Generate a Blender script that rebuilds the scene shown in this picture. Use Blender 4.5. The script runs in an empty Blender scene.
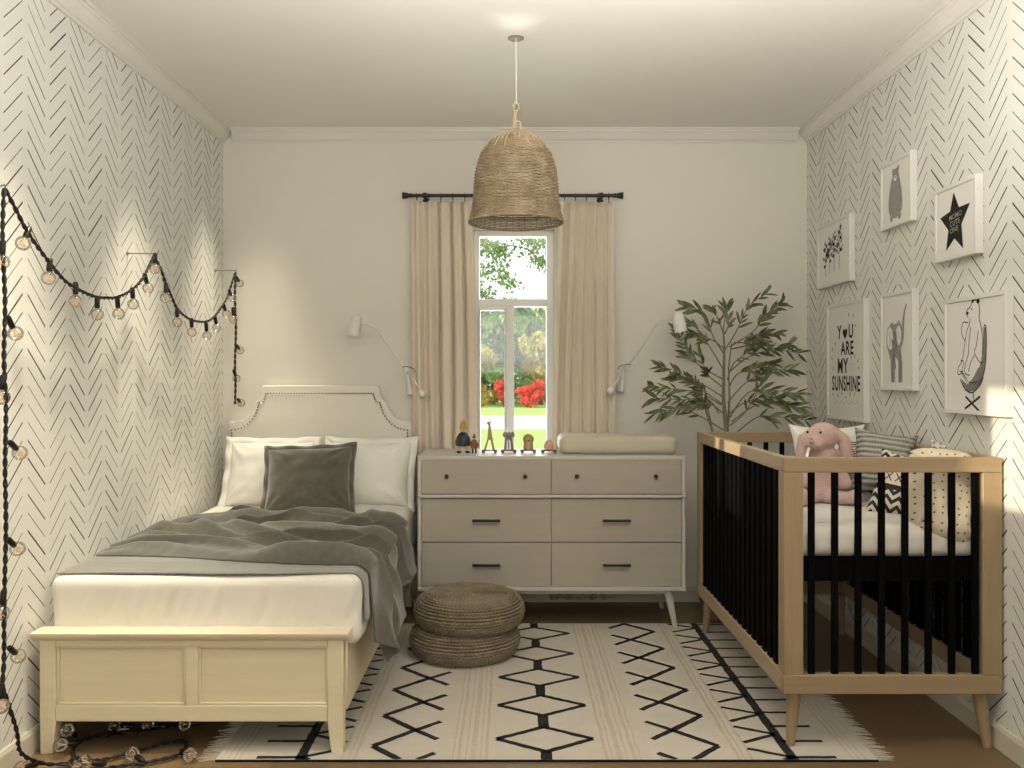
import bpy, math, random
from mathutils import Vector, Matrix, noise, Euler
PI = math.pi
R = math.radians
random.seed(7)
SC = bpy.context.scene
COL = SC.collection
EYE = 1.31
def px(x, y, Y):
    return Vector(((x - 510) * Y / 860, Y, EYE - (y - 376) * Y / 860))

# ------------------------------------------------------------------ mesh builder
class MB:
    def __init__(s):
        s.v = []; s.f = []; s.m = []
    def add(s, vs, fs, mi=0, M=None):
        b = len(s.v)
        if M is not None: vs = [M @ Vector(p) for p in vs]
        s.v.extend([tuple(p) for p in vs])
        s.f.extend([tuple(i + b for i in f) for f in fs])
        s.m.extend([mi] * len(fs))
        return s
    def box(s, x0, x1, y0, y1, z0, z1, mi=0, M=None):
        vs = [(x, y, z) for z in (z0, z1) for y in (y0, y1) for x in (x0, x1)]
        fs = [(0, 2, 3, 1), (4, 5, 7, 6), (0, 1, 5, 4), (2, 6, 7, 3), (0, 4, 6, 2), (1, 3, 7, 5)]
        return s.add(vs, fs, mi, M)
    def taper(s, c0, s0, c1, s1, mi=0):
        vs = []
        for c, q in ((c0, s0), (c1, s1)):
            for dy in (-1, 1):
                for dx in (-1, 1): vs.append((c[0] + dx * q[0] / 2, c[1] + dy * q[1] / 2, c[2]))
        fs = [(0, 2, 3, 1), (4, 5, 7, 6), (0, 1, 5, 4), (2, 6, 7, 3), (0, 4, 6, 2), (1, 3, 7, 5)]
        return s.add(vs, fs, mi)
    def tube(s, pts, r, n=8, mi=0, cap=True, closed=False, twist=0):
        pts = [Vector(p) for p in pts]; k = len(pts)
        rs = r if isinstance(r, (list, tuple)) else [r] * k
        T = []
        for i in range(k):
            if closed: t = pts[(i + 1) % k] - pts[i - 1]
            else: t = pts[min(i + 1, k - 1)] - pts[max(i - 1, 0)]
            T.append(t.normalized() if t.length > 1e-9 else Vector((0, 0, 1)))
        u = T[0].orthogonal().normalized(); vs = []
        for i in range(k):
            u = (u - T[i] * u.dot(T[i]))
            u = u.normalized() if u.length > 1e-6 else T[i].orthogonal().normalized()
            w = T[i].cross(u)
            for j in range(n):
                a = 2 * PI * j / n + twist * i
                vs.append(pts[i] + (u * math.cos(a) + w * math.sin(a)) * rs[i])
        fs = []
        for i in range(k if closed else k - 1):
            i2 = (i + 1) % k
            for j in range(n):
                j2 = (j + 1) % n
                fs.append((i * n + j, i * n + j2, i2 * n + j2, i2 * n + j))
        if cap and not closed:
            fs.append(tuple(range(n - 1, -1, -1))); fs.append(tuple((k - 1) * n + j for j in range(n)))
        return s.add(vs, fs, mi)
    def lathe(s, prof, n=32, mi=0, c=(0, 0, 0), M=None, cap=True):
        vs = []; fs = []
        for (r, z) in prof:
            for j in range(n):
                a = 2 * PI * j / n
                vs.append((c[0] + r * math.cos(a), c[1] + r * math.sin(a), c[2] + z))
        for i in range(len(prof) - 1):
            for j in range(n):
                j2 = (j + 1) % n
                fs.append((i * n + j, i * n + j2, (i + 1) * n + j2, (i + 1) * n + j))
        if cap:
            if prof[0][0] > 1e-4: fs.append(tuple(range(n - 1, -1, -1)))
            if prof[-1][0] > 1e-4: fs.append(tuple((len(prof) - 1) * n + j for j in range(n)))
        return s.add(vs, fs, mi, M)
    def ball(s, c, r, n=16, mi=0, M=None):
        rr = r if isinstance(r, (list, tuple)) else (r, r, r)
        vs = []; fs = []; h = max(4, n // 2)
        for i in range(h + 1):
            t = PI * i / h
            for j in range(n):
                a = 2 * PI * j / n
                vs.append((c[0] + rr[0] * max(1e-5, math.sin(t)) * math.cos(a), c[1] + rr[1] * max(1e-5, math.sin(t)) * math.sin(a), c[2] - rr[2] * math.cos(t)))
        for i in range(h):
            for j in range(n):
                j2 = (j + 1) % n
                fs.append((i * n + j, i * n + j2, (i + 1) * n + j2, (i + 1) * n + j))
        return s.add(vs, fs, mi, M)
    def prism(s, poly, y0, y1, mi=0, M=None):      # outline in x,z, thickness in y
        n = len(poly)
        vs = [(x, y0, z) for x, z in poly] + [(x, y1, z) for x, z in poly]
        fs = [tuple(range(n)), tuple(range(2 * n - 1, n - 1, -1))]
        fs += [(i, i + n, (i + 1) % n + n, (i + 1) % n) for i in range(n)]
        return s.add(vs, fs, mi, M)
    def sweep(s, prof, axis, a0, a1, mi=0):        # prof: list of (p,q) world; axis 'x' => (x,p,q); 'y' => (p,y,q)
        n = len(prof); vs = []
        for a in (a0, a1):
            for p, q in prof: vs.append((a, p, q) if axis == 'x' else (p, a, q))
        fs = [tuple(range(n)), tuple(range(2 * n - 1, n - 1, -1))]
        fs += [(i, i + n, (i + 1) % n + n, (i + 1) % n) for i in range(n)]
        return s.add(vs, fs, mi)
    def grid(s, fn, nu, nv, mi=0, closeu=False):
        vs = [fn(i / nu, j / nv) for j in range(nv + 1) for i in range(nu + 1)]
        fs = [(j * (nu + 1) + i, j * (nu + 1) + i + 1, (j + 1) * (nu + 1) + i + 1, (j + 1) * (nu + 1) + i) for j in range(nv) for i in range(nu)]
        return s.add(vs, fs, mi)
    def rbox(s, w, d, h, r, nx, ny, nz, disp=None, mi=0, M=None):
        """soft box, centre at origin"""
        H = (w / 2, d / 2, h / 2); N = (nx, ny, nz)
        for ax in range(3):
            a, b = [(1, 2), (2, 0), (0, 1)][ax]
            for sg in (-1, 1):
                vs = []
                for j in range(N[b] + 1):
                    for i in range(N[a] + 1):
                        p = [0, 0, 0]; p[ax] = sg * H[ax]
                        p[a] = (2 * i / N[a] - 1) * H[a]; p[b] = (2 * j / N[b] - 1) * H[b]
                        q = Vector([max(-H[k] + r, min(H[k] - r, p[k])) for k in range(3)])
                        dd = Vector(p) - q
                        if dd.length > 1e-9:
                            nn = dd.normalized(); v = q + nn * r
                        else: nn = Vector((0, 0, 0)); nn[ax] = sg; v = Vector(p)
                        if disp: v = v + nn * disp(v, nn)
                        vs.append(v)
                n1 = N[a] + 1
                fs = [(j * n1 + i, j * n1 + i + 1, (j + 1) * n1 + i + 1, (j + 1) * n1 + i) for j in range(N[b]) for i in range(N[a])]
                if sg < 0: fs = [f[::-1] for f in fs]
                s.add(vs, fs, mi, M)
        return s

def wloc(o):
    p = Vector((0, 0, 0))
    while o is not None:
        p = p + o.location; o = o.parent
    return p
def obj(name, mb, mats, parent=None, bevel=0, bseg=2, smooth=35, weld=False, solid=0, sub=0, origin=None, remesh=0):
    if not isinstance(mats, (list, tuple)): mats = [mats]
    vs = mb.v
    if origin is None:
        xs = [v[0] for v in vs]; ys = [v[1] for v in vs]; zs = [v[2] for v in vs]
        origin = ((min(xs) + max(xs)) / 2, (min(ys) + max(ys)) / 2, min(zs))
    ox, oy, oz = origin
    me = bpy.data.meshes.new(name)
    me.from_pydata([(x - ox, y - oy, z - oz) for x, y, z in vs], [], mb.f)
    for m in mats: me.materials.append(m)
    if len(mats) > 1: me.polygons.foreach_set('material_index', mb.m)
    me.validate()
    o = bpy.data.objects.new(name, me); COL.objects.link(o)
    pw = Vector((0, 0, 0))
    if parent is not None:
        o.parent = parent; pw = wloc(parent)
    o.location = Vector(origin) - pw
    if smooth:
        me.shade_smooth(); me.set_sharp_from_angle(angle=R(smooth))
    if weld:
        m = o.modifiers.new('weld', 'WELD'); m.merge_threshold = 1e-4
    if remesh:
        m = o.modifiers.new('join', 'REMESH'); m.mode = 'VOXEL'; m.voxel_size = remesh; m.use_smooth_shade = True
        m = o.modifiers.new('soft', 'SMOOTH'); m.factor = .5; m.iterations = 3
    if solid:
        m = o.modifiers.new('thick', 'SOLIDIFY'); m.thickness = solid; m.offset = 0
    if bevel:
        m = o.modifiers.new('bevel', 'BEVEL'); m.width = bevel; m.segments = bseg; m.limit_method = 'ANGLE'; m.angle_limit = R(40); m.harden_normals = False
    if sub:
        m = o.modifiers.new('sub', 'SUBSURF'); m.levels = sub; m.render_levels = sub
    return o
def tag(o, label=None, cat=None, group=None, kind=None):
    if label: o['label'] = label
    if cat: o['category'] = cat
    if group: o['group'] = group
    if kind: o['kind'] = kind
    return o
def thing(name, label, cat, loc, group=None):
    o = bpy.data.objects.new(name, None); COL.objects.link(o)
    o.empty_display_size = .05
    o.location = loc
    return tag(o, label, cat, group)
def copy_tree(o, parent=None):
    c = o.copy(); COL.objects.link(c)
    if parent is not None: c.parent = parent
    for ch in list(o.children): copy_tree(ch, c)
    return c
def struct(name, mb, m, **k):
    o = obj(name, mb, m, **k); o['kind'] = 'structure'; return o

# ------------------------------------------------------------------ materials
class NT:
    def __init__(s, name):
        s.mat = bpy.data.materials.new(name); s.mat.use_nodes = True
        s.t = s.mat.node_tree; s.b = s.t.nodes['Principled BSDF']; s.out = s.t.nodes['Material Output']
    def n(s, typ, **k):
        nd = s.t.nodes.new(typ)
        for a, v in k.items(): setattr(nd, a, v)
        return nd
    def l(s, a, b): s.t.links.new(a, b)
    def set(s, nd, key, v):
        if hasattr(v, 'is_output') or isinstance(v, bpy.types.NodeSocket): s.l(v, nd.inputs[key])
        else: nd.inputs[key].default_value = v
    def math(s, op, a, b=None, c=None):
        nd = s.n('ShaderNodeMath', operation=op); s.set(nd, 0, a)
        if b is not None: s.set(nd, 1, b)
        if c is not None: s.set(nd, 2, c)
        return nd.outputs[0]
    def obj(s): return s.n('ShaderNodeTexCoord').outputs['Object']
    def sep(s, v):
        nd = s.n('ShaderNodeSeparateXYZ'); s.l(v, nd.inputs[0]); return nd.outputs
    def map(s, v, scale=(1, 1, 1), rot=(0, 0, 0), loc=(0, 0, 0)):
        nd = s.n('ShaderNodeMapping'); s.l(v, nd.inputs[0])
        nd.inputs['Scale'].default_value = scale; nd.inputs['Rotation'].default_value = rot; nd.inputs['Location'].default_value = loc
        return nd.outputs[0]
    def noise(s, v, scale, detail=3, rough=.5, out='Fac'):
        nd = s.n('ShaderNodeTexNoise'); s.l(v, nd.inputs['Vector'])
        nd.inputs['Scale'].default_value = scale; nd.inputs['Detail'].default_value = detail; nd.inputs['Roughness'].default_value = rough
        return nd.outputs[out]
    def ramp(s, f, stops):
        nd = s.n('ShaderNodeValToRGB'); s.l(f, nd.inputs[0]); e = nd.color_ramp.elements
        while len(e) < len(stops): e.new(.5)
        for q, (p, c) in zip(e, stops): q.position = p; q.color = (*c, 1)
        return nd.outputs[0]
    def mix(s, f, a, b):
        nd = s.n('ShaderNodeMix', data_type='RGBA'); s.set(nd, 0, f)
        for i, c in ((6, a), (7, b)):
            if isinstance(c, tuple): nd.inputs[i].default_value = (*c, 1) if len(c) == 3 else c
            else: s.l(c, nd.inputs[i])
        return nd.outputs[2]
    def color(s, c):
        if isinstance(c, tuple): s.b.inputs['Base Color'].default_value = (*c, 1)
        else: s.l(c, s.b.inputs['Base Color'])
    def bump(s, h, strength=.3, dist=.002):
        nd = s.n('ShaderNodeBump'); s.l(h, nd.inputs['Height'])
        nd.inputs['Strength'].default_value = strength; nd.inputs['Distance'].default_value = dist
        s.l(nd.outputs[0], s.b.inputs['Normal'])
def sc3(c, k): return tuple(min(1, x * k) for x in c)
def paint(name, c, rough=.5, var=.04, bump=.05, bscale=300, metal=0, spec=.5, sheen=0):
    t = NT(name); o = t.obj()
    f = t.noise(o, 6, 3); t.color(t.mix(f, sc3(c, 1 - var), sc3(c, 1 + var)))
    t.b.inputs['Roughness'].default_value = rough; t.b.inputs['Metallic'].default_value = metal
    t.b.inputs['Specular IOR Level'].default_value = spec
    if sheen: t.b.inputs['Sheen Weight'].default_value = sheen
    if bump: t.bump(t.noise(o, bscale, 2), bump, .001)
    return t.mat
def fabric(name, c, c2=None, scale=260, rough=.9, bump=.4, var=.12, sheen=.3, stretch=(1, 1, 1), trans=0):
    t = NT(name); o = t.obj()
    w = t.n('ShaderNodeTexWave', wave_type='BANDS', bands_direction='X'); t.l(o, w.inputs[0]); w.inputs['Scale'].default_value = scale; w.inputs['Distortion'].default_value = 1.5
    w2 = t.n('ShaderNodeTexWave', wave_type='BANDS', bands_direction='Z'); t.l(o, w2.inputs[0]); w2.inputs['Scale'].default_value = scale; w2.inputs['Distortion'].default_value = 1.5
    m = t.math('MULTIPLY', w.outputs['Fac'], w2.outputs['Fac'])
    f = t.noise(t.map(o, stretch), 40, 4, .7)
    t.color(t.mix(f, sc3(c, 1 - var), c2 or sc3(c, 1 + var)))
    t.b.inputs['Roughness'].default_value = rough; t.b.inputs['Sheen Weight'].default_value = sheen; t.b.inputs['Specular IOR Level'].default_value = .2
    t.bump(t.math('ADD', m, f), bump, .001)
    if trans:
        tr = t.n('ShaderNodeBsdfTranslucent'); tr.inputs[0].default_value = (*c, 1)
        mx = t.n('ShaderNodeMixShader'); mx.inputs[0].default_value = trans
        t.l(t.b.outputs[0], mx.inputs[1]); t.l(tr.outputs[0], mx.inputs[2]); t.l(mx.outputs[0], t.out.inputs[0])
    return t.mat
def wood(name, c1, c2, axis=2, scale=1, rough=.5):
    t = NT(name); o = t.obj(); s = [14 * scale] * 3; s[axis] = 1.1 * scale
    v = t.map(o, tuple(s)); f = t.noise(v, 3.0, 5, .6)
    s2 = [90.0] * 3; s2[axis] = 3
    g = t.noise(t.map(o, tuple(s2)), 4, 3, .6)
    a = t.math('ADD', t.math('MULTIPLY', f, .7), t.math('MULTIPLY', g, .3))
    t.color(t.ramp(a, [(.3, c2), (.65, c1)])); t.b.inputs['Roughness'].default_value = rough
    t.bump(g, .12, .0008)
    return t.mat

def wallpaper(name, c0):
    t = NT(name); o = t.obj(); s = t.sep(o); Y, Z = s[1], s[2]
    P = .143
    tt = t.math('ADD', t.math('DIVIDE', t.math('SUBTRACT', Y, c0), P), 100.5)
    k = t.math('FLOOR', tt); u = t.math('SUBTRACT', t.math('FRACT', tt), .5)
    sg = t.math('SUBTRACT', 1.0, t.math('MULTIPLY', t.math('MODULO', k, 2.0), 2.0))
    v = t.math('SUBTRACT', Z, t.math('MULTIPLY', t.math('MULTIPLY', sg, u), P * .94))
    row = t.math('ADD', t.math('DIVIDE', v, .0628), 50.0)
    rk = t.math('FLOOR', row)
    wn = t.n('ShaderNodeTexWhiteNoise', noise_dimensions='2D'); cx = t.n('ShaderNodeCombineXYZ'); t.l(k, cx.inputs[0]); t.l(rk, cx.inputs[1]); t.l(cx.outputs[0], wn.inputs['Vector'])
    rnd = wn.outputs['Value']
    d = t.math('ABSOLUTE', t.math('SUBTRACT', t.math('FRACT', row), .5))
    hw = t.math('ADD', .031, t.math('MULTIPLY', t.math('POWER', rnd, 2.0), .040))
    # the brush stroke swells slowly along its length
    hw = t.math('ADD', hw, t.math('MULTIPLY', t.math('SUBTRACT', t.noise(o, 30, 2), .5), .022))
    a = t.math('LESS_THAN', d, hw); b = t.math('LESS_THAN', t.math('ABSOLUTE', u), t.math('ADD', .375, t.math('MULTIPLY', rnd, .02)))
    m = t.math('MULTIPLY', a, b)
    base = t.mix(t.noise(o, 5, 2), (.79, .78, .72), (.84, .83, .77))
    t.color(t.mix(m, base, (.022, .021, .019)))
    t.b.inputs['Roughness'].default_value = .65
    w = t.n('ShaderNodeTexWave', wave_type='BANDS', bands_direction='Z'); t.l(o, w.inputs[0]); w.inputs['Scale'].default_value = 90; w.inputs['Distortion'].default_value = 6; w.inputs['Detail Scale'].default_value = 6
    t.bump(t.math('ADD', w.outputs['Fac'], t.noise(o, 160, 3)), .55, .002)
    return t.mat

M = {}
M['paper_l'] = wallpaper('chevron_wallpaper', 2.889)
M['paper_r'] = wallpaper('chevron_wallpaper_right', 2.9005)
M['plaster'] = paint('back_wall_paint', (.73, .705, .635), .7, .015, .05, 200)
M['ceiling'] = paint('ceiling_paint', (.81, .785, .73), .75, .015, .03, 200)
M['trim'] = paint('trim_paint', (.72, .69, .63), .45, .02, 0)
M['base'] = paint('baseboard_paint', (.60, .55, .45), .4, .02, 0)
M['white'] = paint('white_enamel', (.74, .72, .68), .35, .01, 0)
M['wframe'] = paint('window_frame_paint', (.85, .84, .82), .4, .01, 0)
M['bedpaint'] = wood('cream_bed_paint', (.77, .68, .49), (.71, .62, .44), 0, 1, .42)
M['upholst'] = fabric('cream_upholstery', (.78, .75, .67), scale=150, bump=.15, var=.03)
M['sheet'] = fabric('white_sheet', (.72, .685, .61), scale=300, bump=.12, var=.03)
M['sheetl'] = fabric('white_pillowcase', (.82, .80, .74), scale=300, bump=.12, var=.03)
M['greyv'] = fabric('grey_velvet', (.075, .069, .052), (.135, .124, .097), scale=200, bump=.5, var=.2, sheen=.7)
M['dress'] = wood('dresser_veneer', (.42, .38, .315), (.39, .35, .295), 0, 1, .45)
M['dressf'] = paint('dresser_frame_paint', (.54, .51, .46), .4, .02, 0)
M['black'] = paint('black_metal', (.012, .011, .010), .4, .02, 0)
M['slat'] = paint('black_slat_paint', (.0025, .0025, .0025), .8, .02, 0, spec=.05)
M['dark'] = paint('dark_gap', (.02, .018, .015), .8, .02, 0)
M['oak'] = wood('crib_oak_upright', (.33, .24, .14), (.27, .19, .105), 2, 1, .5)
M['oakx'] = wood('crib_oak_crosswise', (.33, .24, .14), (.27, .19, .105), 0, 1, .5)
M['oaky'] = wood('crib_oak_lengthwise', (.40, .31, .20), (.34, .255, .16), 1, 1, .5)
M['nail'] = paint('nailhead_bronze', (.16, .14, .11), .35, .1, 0, metal=.8)
M['steel'] = paint('brushed_steel', (.30, .28, .25), .4, .05, 0, metal=.6)
M['cord'] = paint('black_cable', (.005, .005, .005), .6, .1, .3, 120)
M['socket'] = paint('bronze_socket', (.018, .016, .012), .35, .1, 0, metal=.5)
M['ink'] = paint('black_ink', (.015, .013, .012), .7, .05, 0, spec=.2)
M['inkpale'] = paint('pale_ink', (.35, .33, .30), .7, .05, 0, spec=.2)
M['printp'] = paint('print_paper', (.74, .72, .68), .5, .01, .03, 60)
M['pframe'] = paint('white_picture_frame', (.70, .68, .64), .4, .01, 0)
M['pink'] = fabric('pink_knit', (.47, .32, .28), (.60, .44, .385), scale=28, bump=.9, var=.12)
M['pad'] = fabric('satin_pad', (.52, .48, .37), scale=200, bump=.08, var=.05, rough=.45)
M['leaf'] = None
def glass_mat(name, tint, gl=.12):
    t = NT(name); tr = t.n('ShaderNodeBsdfTransparent'); tr.inputs[0].default_value = (*tint, 1)
    g = t.n('ShaderNodeBsdfGlossy'); g.inputs['Roughness'].default_value = .05; g.inputs[0].default_value = (.9, .9, .9, 1)
    fr = t.n('ShaderNodeFresnel'); fr.inputs['IOR'].default_value = 1.45
    mx = t.n('ShaderNodeMixShader'); t.l(t.math('ADD', t.math('MULTIPLY', fr.outputs[0], .8), gl * .15), mx.inputs[0])
    t.l(tr.outputs[0], mx.inputs[1]); t.l(g.outputs[0], mx.inputs[2]); t.l(mx.outputs[0], t.out.inputs[0])
    return t.mat
M['glass'] = glass_mat('window_glass', (.97, .98, .97), .05)
M['bulb'] = glass_mat('bulb_glass', (.97, .94, .88), .15)
M['fil'] = paint('copper_filament', (.60, .42, .27), .5, .1, 0)

def t_weave(name, c1, c2, sc=220):
    t = NT(name); o = t.obj()
    f = t.noise(t.map(o, (1, 1, 3)), sc, 3, .7); g = t.noise(o, 20, 3)
    a = t.math('ADD', t.math('MULTIPLY', f, .6), t.math('MULTIPLY', g, .4))
    t.color(t.ramp(a, [(.32, c2), (.66, c1)])); t.b.inputs['Roughness'].default_value = .75; t.b.inputs['Specular IOR Level'].default_value = .25
    t.bump(f, .5, .001)
    return t.mat
M['seagrass'] = t_weave('seagrass_weave', (.47, .37, .24), (.10, .07, .04))
M['seapale'] = t_weave('pale_seagrass', (.56, .46, .31), (.36, .28, .17))
M['braid'] = t_weave('braided_leaf_rope', (.33, .27, .19), (.15, .115, .078), 150)

def t_floor():
    t = NT('oak_plank_floor'); o = t.obj()
    br = t.n('ShaderNodeTexBrick'); t.l(t.map(o, (1, 1, 1), (0, 0, 0)), br.inputs[0])
    br.inputs['Scale'].default_value = 1; br.inputs['Brick Width'].default_value = 1.6; br.inputs['Row Height'].default_value = .16; br.inputs['Mortar Size'].default_value = .0015
    br.inputs['Color1'].default_value = (.19, .125, .065, 1); br.inputs['Color2'].default_value = (.23, .155, .08, 1); br.inputs['Mortar'].default_value = (.16, .10, .05, 1)
    g = t.noise(t.map(o, (1.2, 18, 1)), 4, 5, .6)
    t.color(t.mix(t.math('MULTIPLY', g, .45), br.outputs[0], (.11, .065, .032)))
    t.b.inputs['Roughness'].default_value = .42; t.bump(g, .08, .001)
    return t.mat
M['floor'] = t_floor()

# ------------------------------------------------------------------ the room
XL, XR, YB, YF, ZC = -1.669, 1.727, 5.0, -1.6, 2.74
WT = .2
m = MB().box(XL - WT, XR + WT, YF - WT, YB + .12, -.1, 0); struct('floor', m, M['floor'], smooth=0, origin=(0, 0, 0))
m = MB().box(XL - WT, XR + WT, YF - WT, YB + WT, ZC, ZC + .1); struct('ceiling', m, M['ceiling'], smooth=0, origin=(0, 0, 0))
def wall_holes(u0, u1, holes, boxf):
    us = sorted({u0, u1, *[h[0] for h in holes], *[h[1] for h in holes]})
    for a, b in zip(us[:-1], us[1:]):
        zs = [0]; hs = sorted([h for h in holes if h[0] <= a + 1e-6 and h[1] >= b - 1e-6], key=lambda h: h[2])
        z = 0
        for h in hs:
            boxf(a, b, z, h[2]); z = h[3]
        boxf(a, b, z, ZC)
m = MB(); wall_holes(YF - WT, YB, [(.70, 1.18, 1.60, 2.05), (1.996, 2.54, 1.30, 1.66)], lambda a, b, z0, z1: m.box(XL - WT, XL, a, b, z0, z1))  # unseen openings, placed and sized to throw the sun patches
m.box(XL - .02, XL, 2.375, 2.455, 1.30, 1.66)  # unseen bar added to split the sun patch on the crib rail
struct('wall_left', m, M['paper_l'], smooth=0, origin=(0, 0, 0))
m = MB().box(XR, XR + WT, YF - WT, YB, 0, ZC); struct('wall_right', m, M['paper_r'], smooth=0, origin=(0, 0, 0))
WX0, WX1, WZ0, WZ1 = -.215, .26, .72, 2.17
m = MB(); wall_holes(XL - WT, XR + WT, [(WX0, WX1, WZ0, WZ1)], lambda a, b, z0, z1: m.box(a, b, YB, YB + WT, z0, z1))
struct('wall_back', m, M['plaster'], smooth=0, origin=(0, 0, 0))
m = MB(); wall_holes(XL, XR, [(-1.0, 1.0, 1.5, 2.3)], lambda a, b, z0, z1: m.box(a, b, YF - WT, YF, z0, z1))  # opening out of view, added to let light in from behind the camera
struct('wall_front', m, M['plaster'], smooth=0, origin=(0, 0, 0))
# crown moulding
pr = [(0, 0), (0, -.076), (.010, -.076), (.012, -.066), (.020, -.062), (.030, -.050), (.044, -.024), (.050, -.020), (.052, -.012), (.062, -.010), (.062, 0)]
struct('trim_1', MB().sweep([(XL + p, ZC + q) for p, q in pr], 'y', YF, YB), M['trim'], smooth=20)
struct('trim_2', MB().sweep([(XR - p, ZC + q) for p, q in pr], 'y', YF, YB), M['trim'], smooth=20)
struct('trim_3', MB().sweep([(YB - p, ZC + q) for p, q in pr], 'x', XL + .062, XR - .062), M['trim'], smooth=20)
bp = [(0, 0), (0, .082), (.008, .082), (.011, .074), (.014, .068), (.016, 0)]
struct('baseboard_left', MB().sweep([(XL + p, q) for p, q in bp], 'y', YF, YB), M['base'], smooth=20)
struct('baseboard_right', MB().sweep([(XR - p, q) for p, q in bp], 'y', YF, YB), M['base'], smooth=20)
struct('baseboard_back', MB().sweep([(YB - p, q) for p, q in bp], 'x', XL + .016, XR - .016), M['base'], smooth=20)
# the window between the curtains
w = bpy.data.objects.new('window_1', None); COL.objects.link(w); w.location = (.02, YB + .1, WZ0); w['kind'] = 'structure'
GX0, GX1 = -.181, .216      # glass edges (px 480..547 at Y 5.1)
m = MB(); yw0, yw1 = 5.08, 5.15
m.box(WX0, GX0, yw0, yw1, WZ0, WZ1).box(GX1, WX1, yw0, yw1, WZ0, WZ1).box(GX0, GX1, yw0, yw1, 2.135, WZ1).box(GX0, GX1, yw0, yw1, WZ0, .77)
m.box(GX0, GX1, yw0, yw1, 1.722, 1.765)
m.box(-.026, .024, yw0, yw1, .77, 1.722)
o = obj('window_frame', m, M['wframe'], w, bevel=.004)
m = MB().box(GX0, -.026, yw0 - .02, yw1 - .02, 1.697, 1.722).box(GX0, -.026, yw0 - .02, yw1 - .02, .77, .80)
m.box(GX0, GX0 + .006, yw0 - .02, yw1 - .02, .80, 1.697).box(-.034, -.026, yw0 - .02, yw1 - .02, .80, 1.697)
obj('window_sash', m, M['wframe'], w, bevel=.003)
for i, (a, b, c, d) in enumerate([(GX0, GX1, 1.765, 2.135), (GX0 + .006, -.034, .80, 1.697), (.024, GX1, .77, 1.722)]):
    obj('pane', MB().box(a, b, 5.112, 5.116, c, d), M['glass'], w, smooth=0)
obj('window_sill', MB().box(WX0 + .001, WX1 - .001, YB - .03, 5.08, WZ0, WZ0 + .02), M['wframe'], w, bevel=.004)

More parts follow.
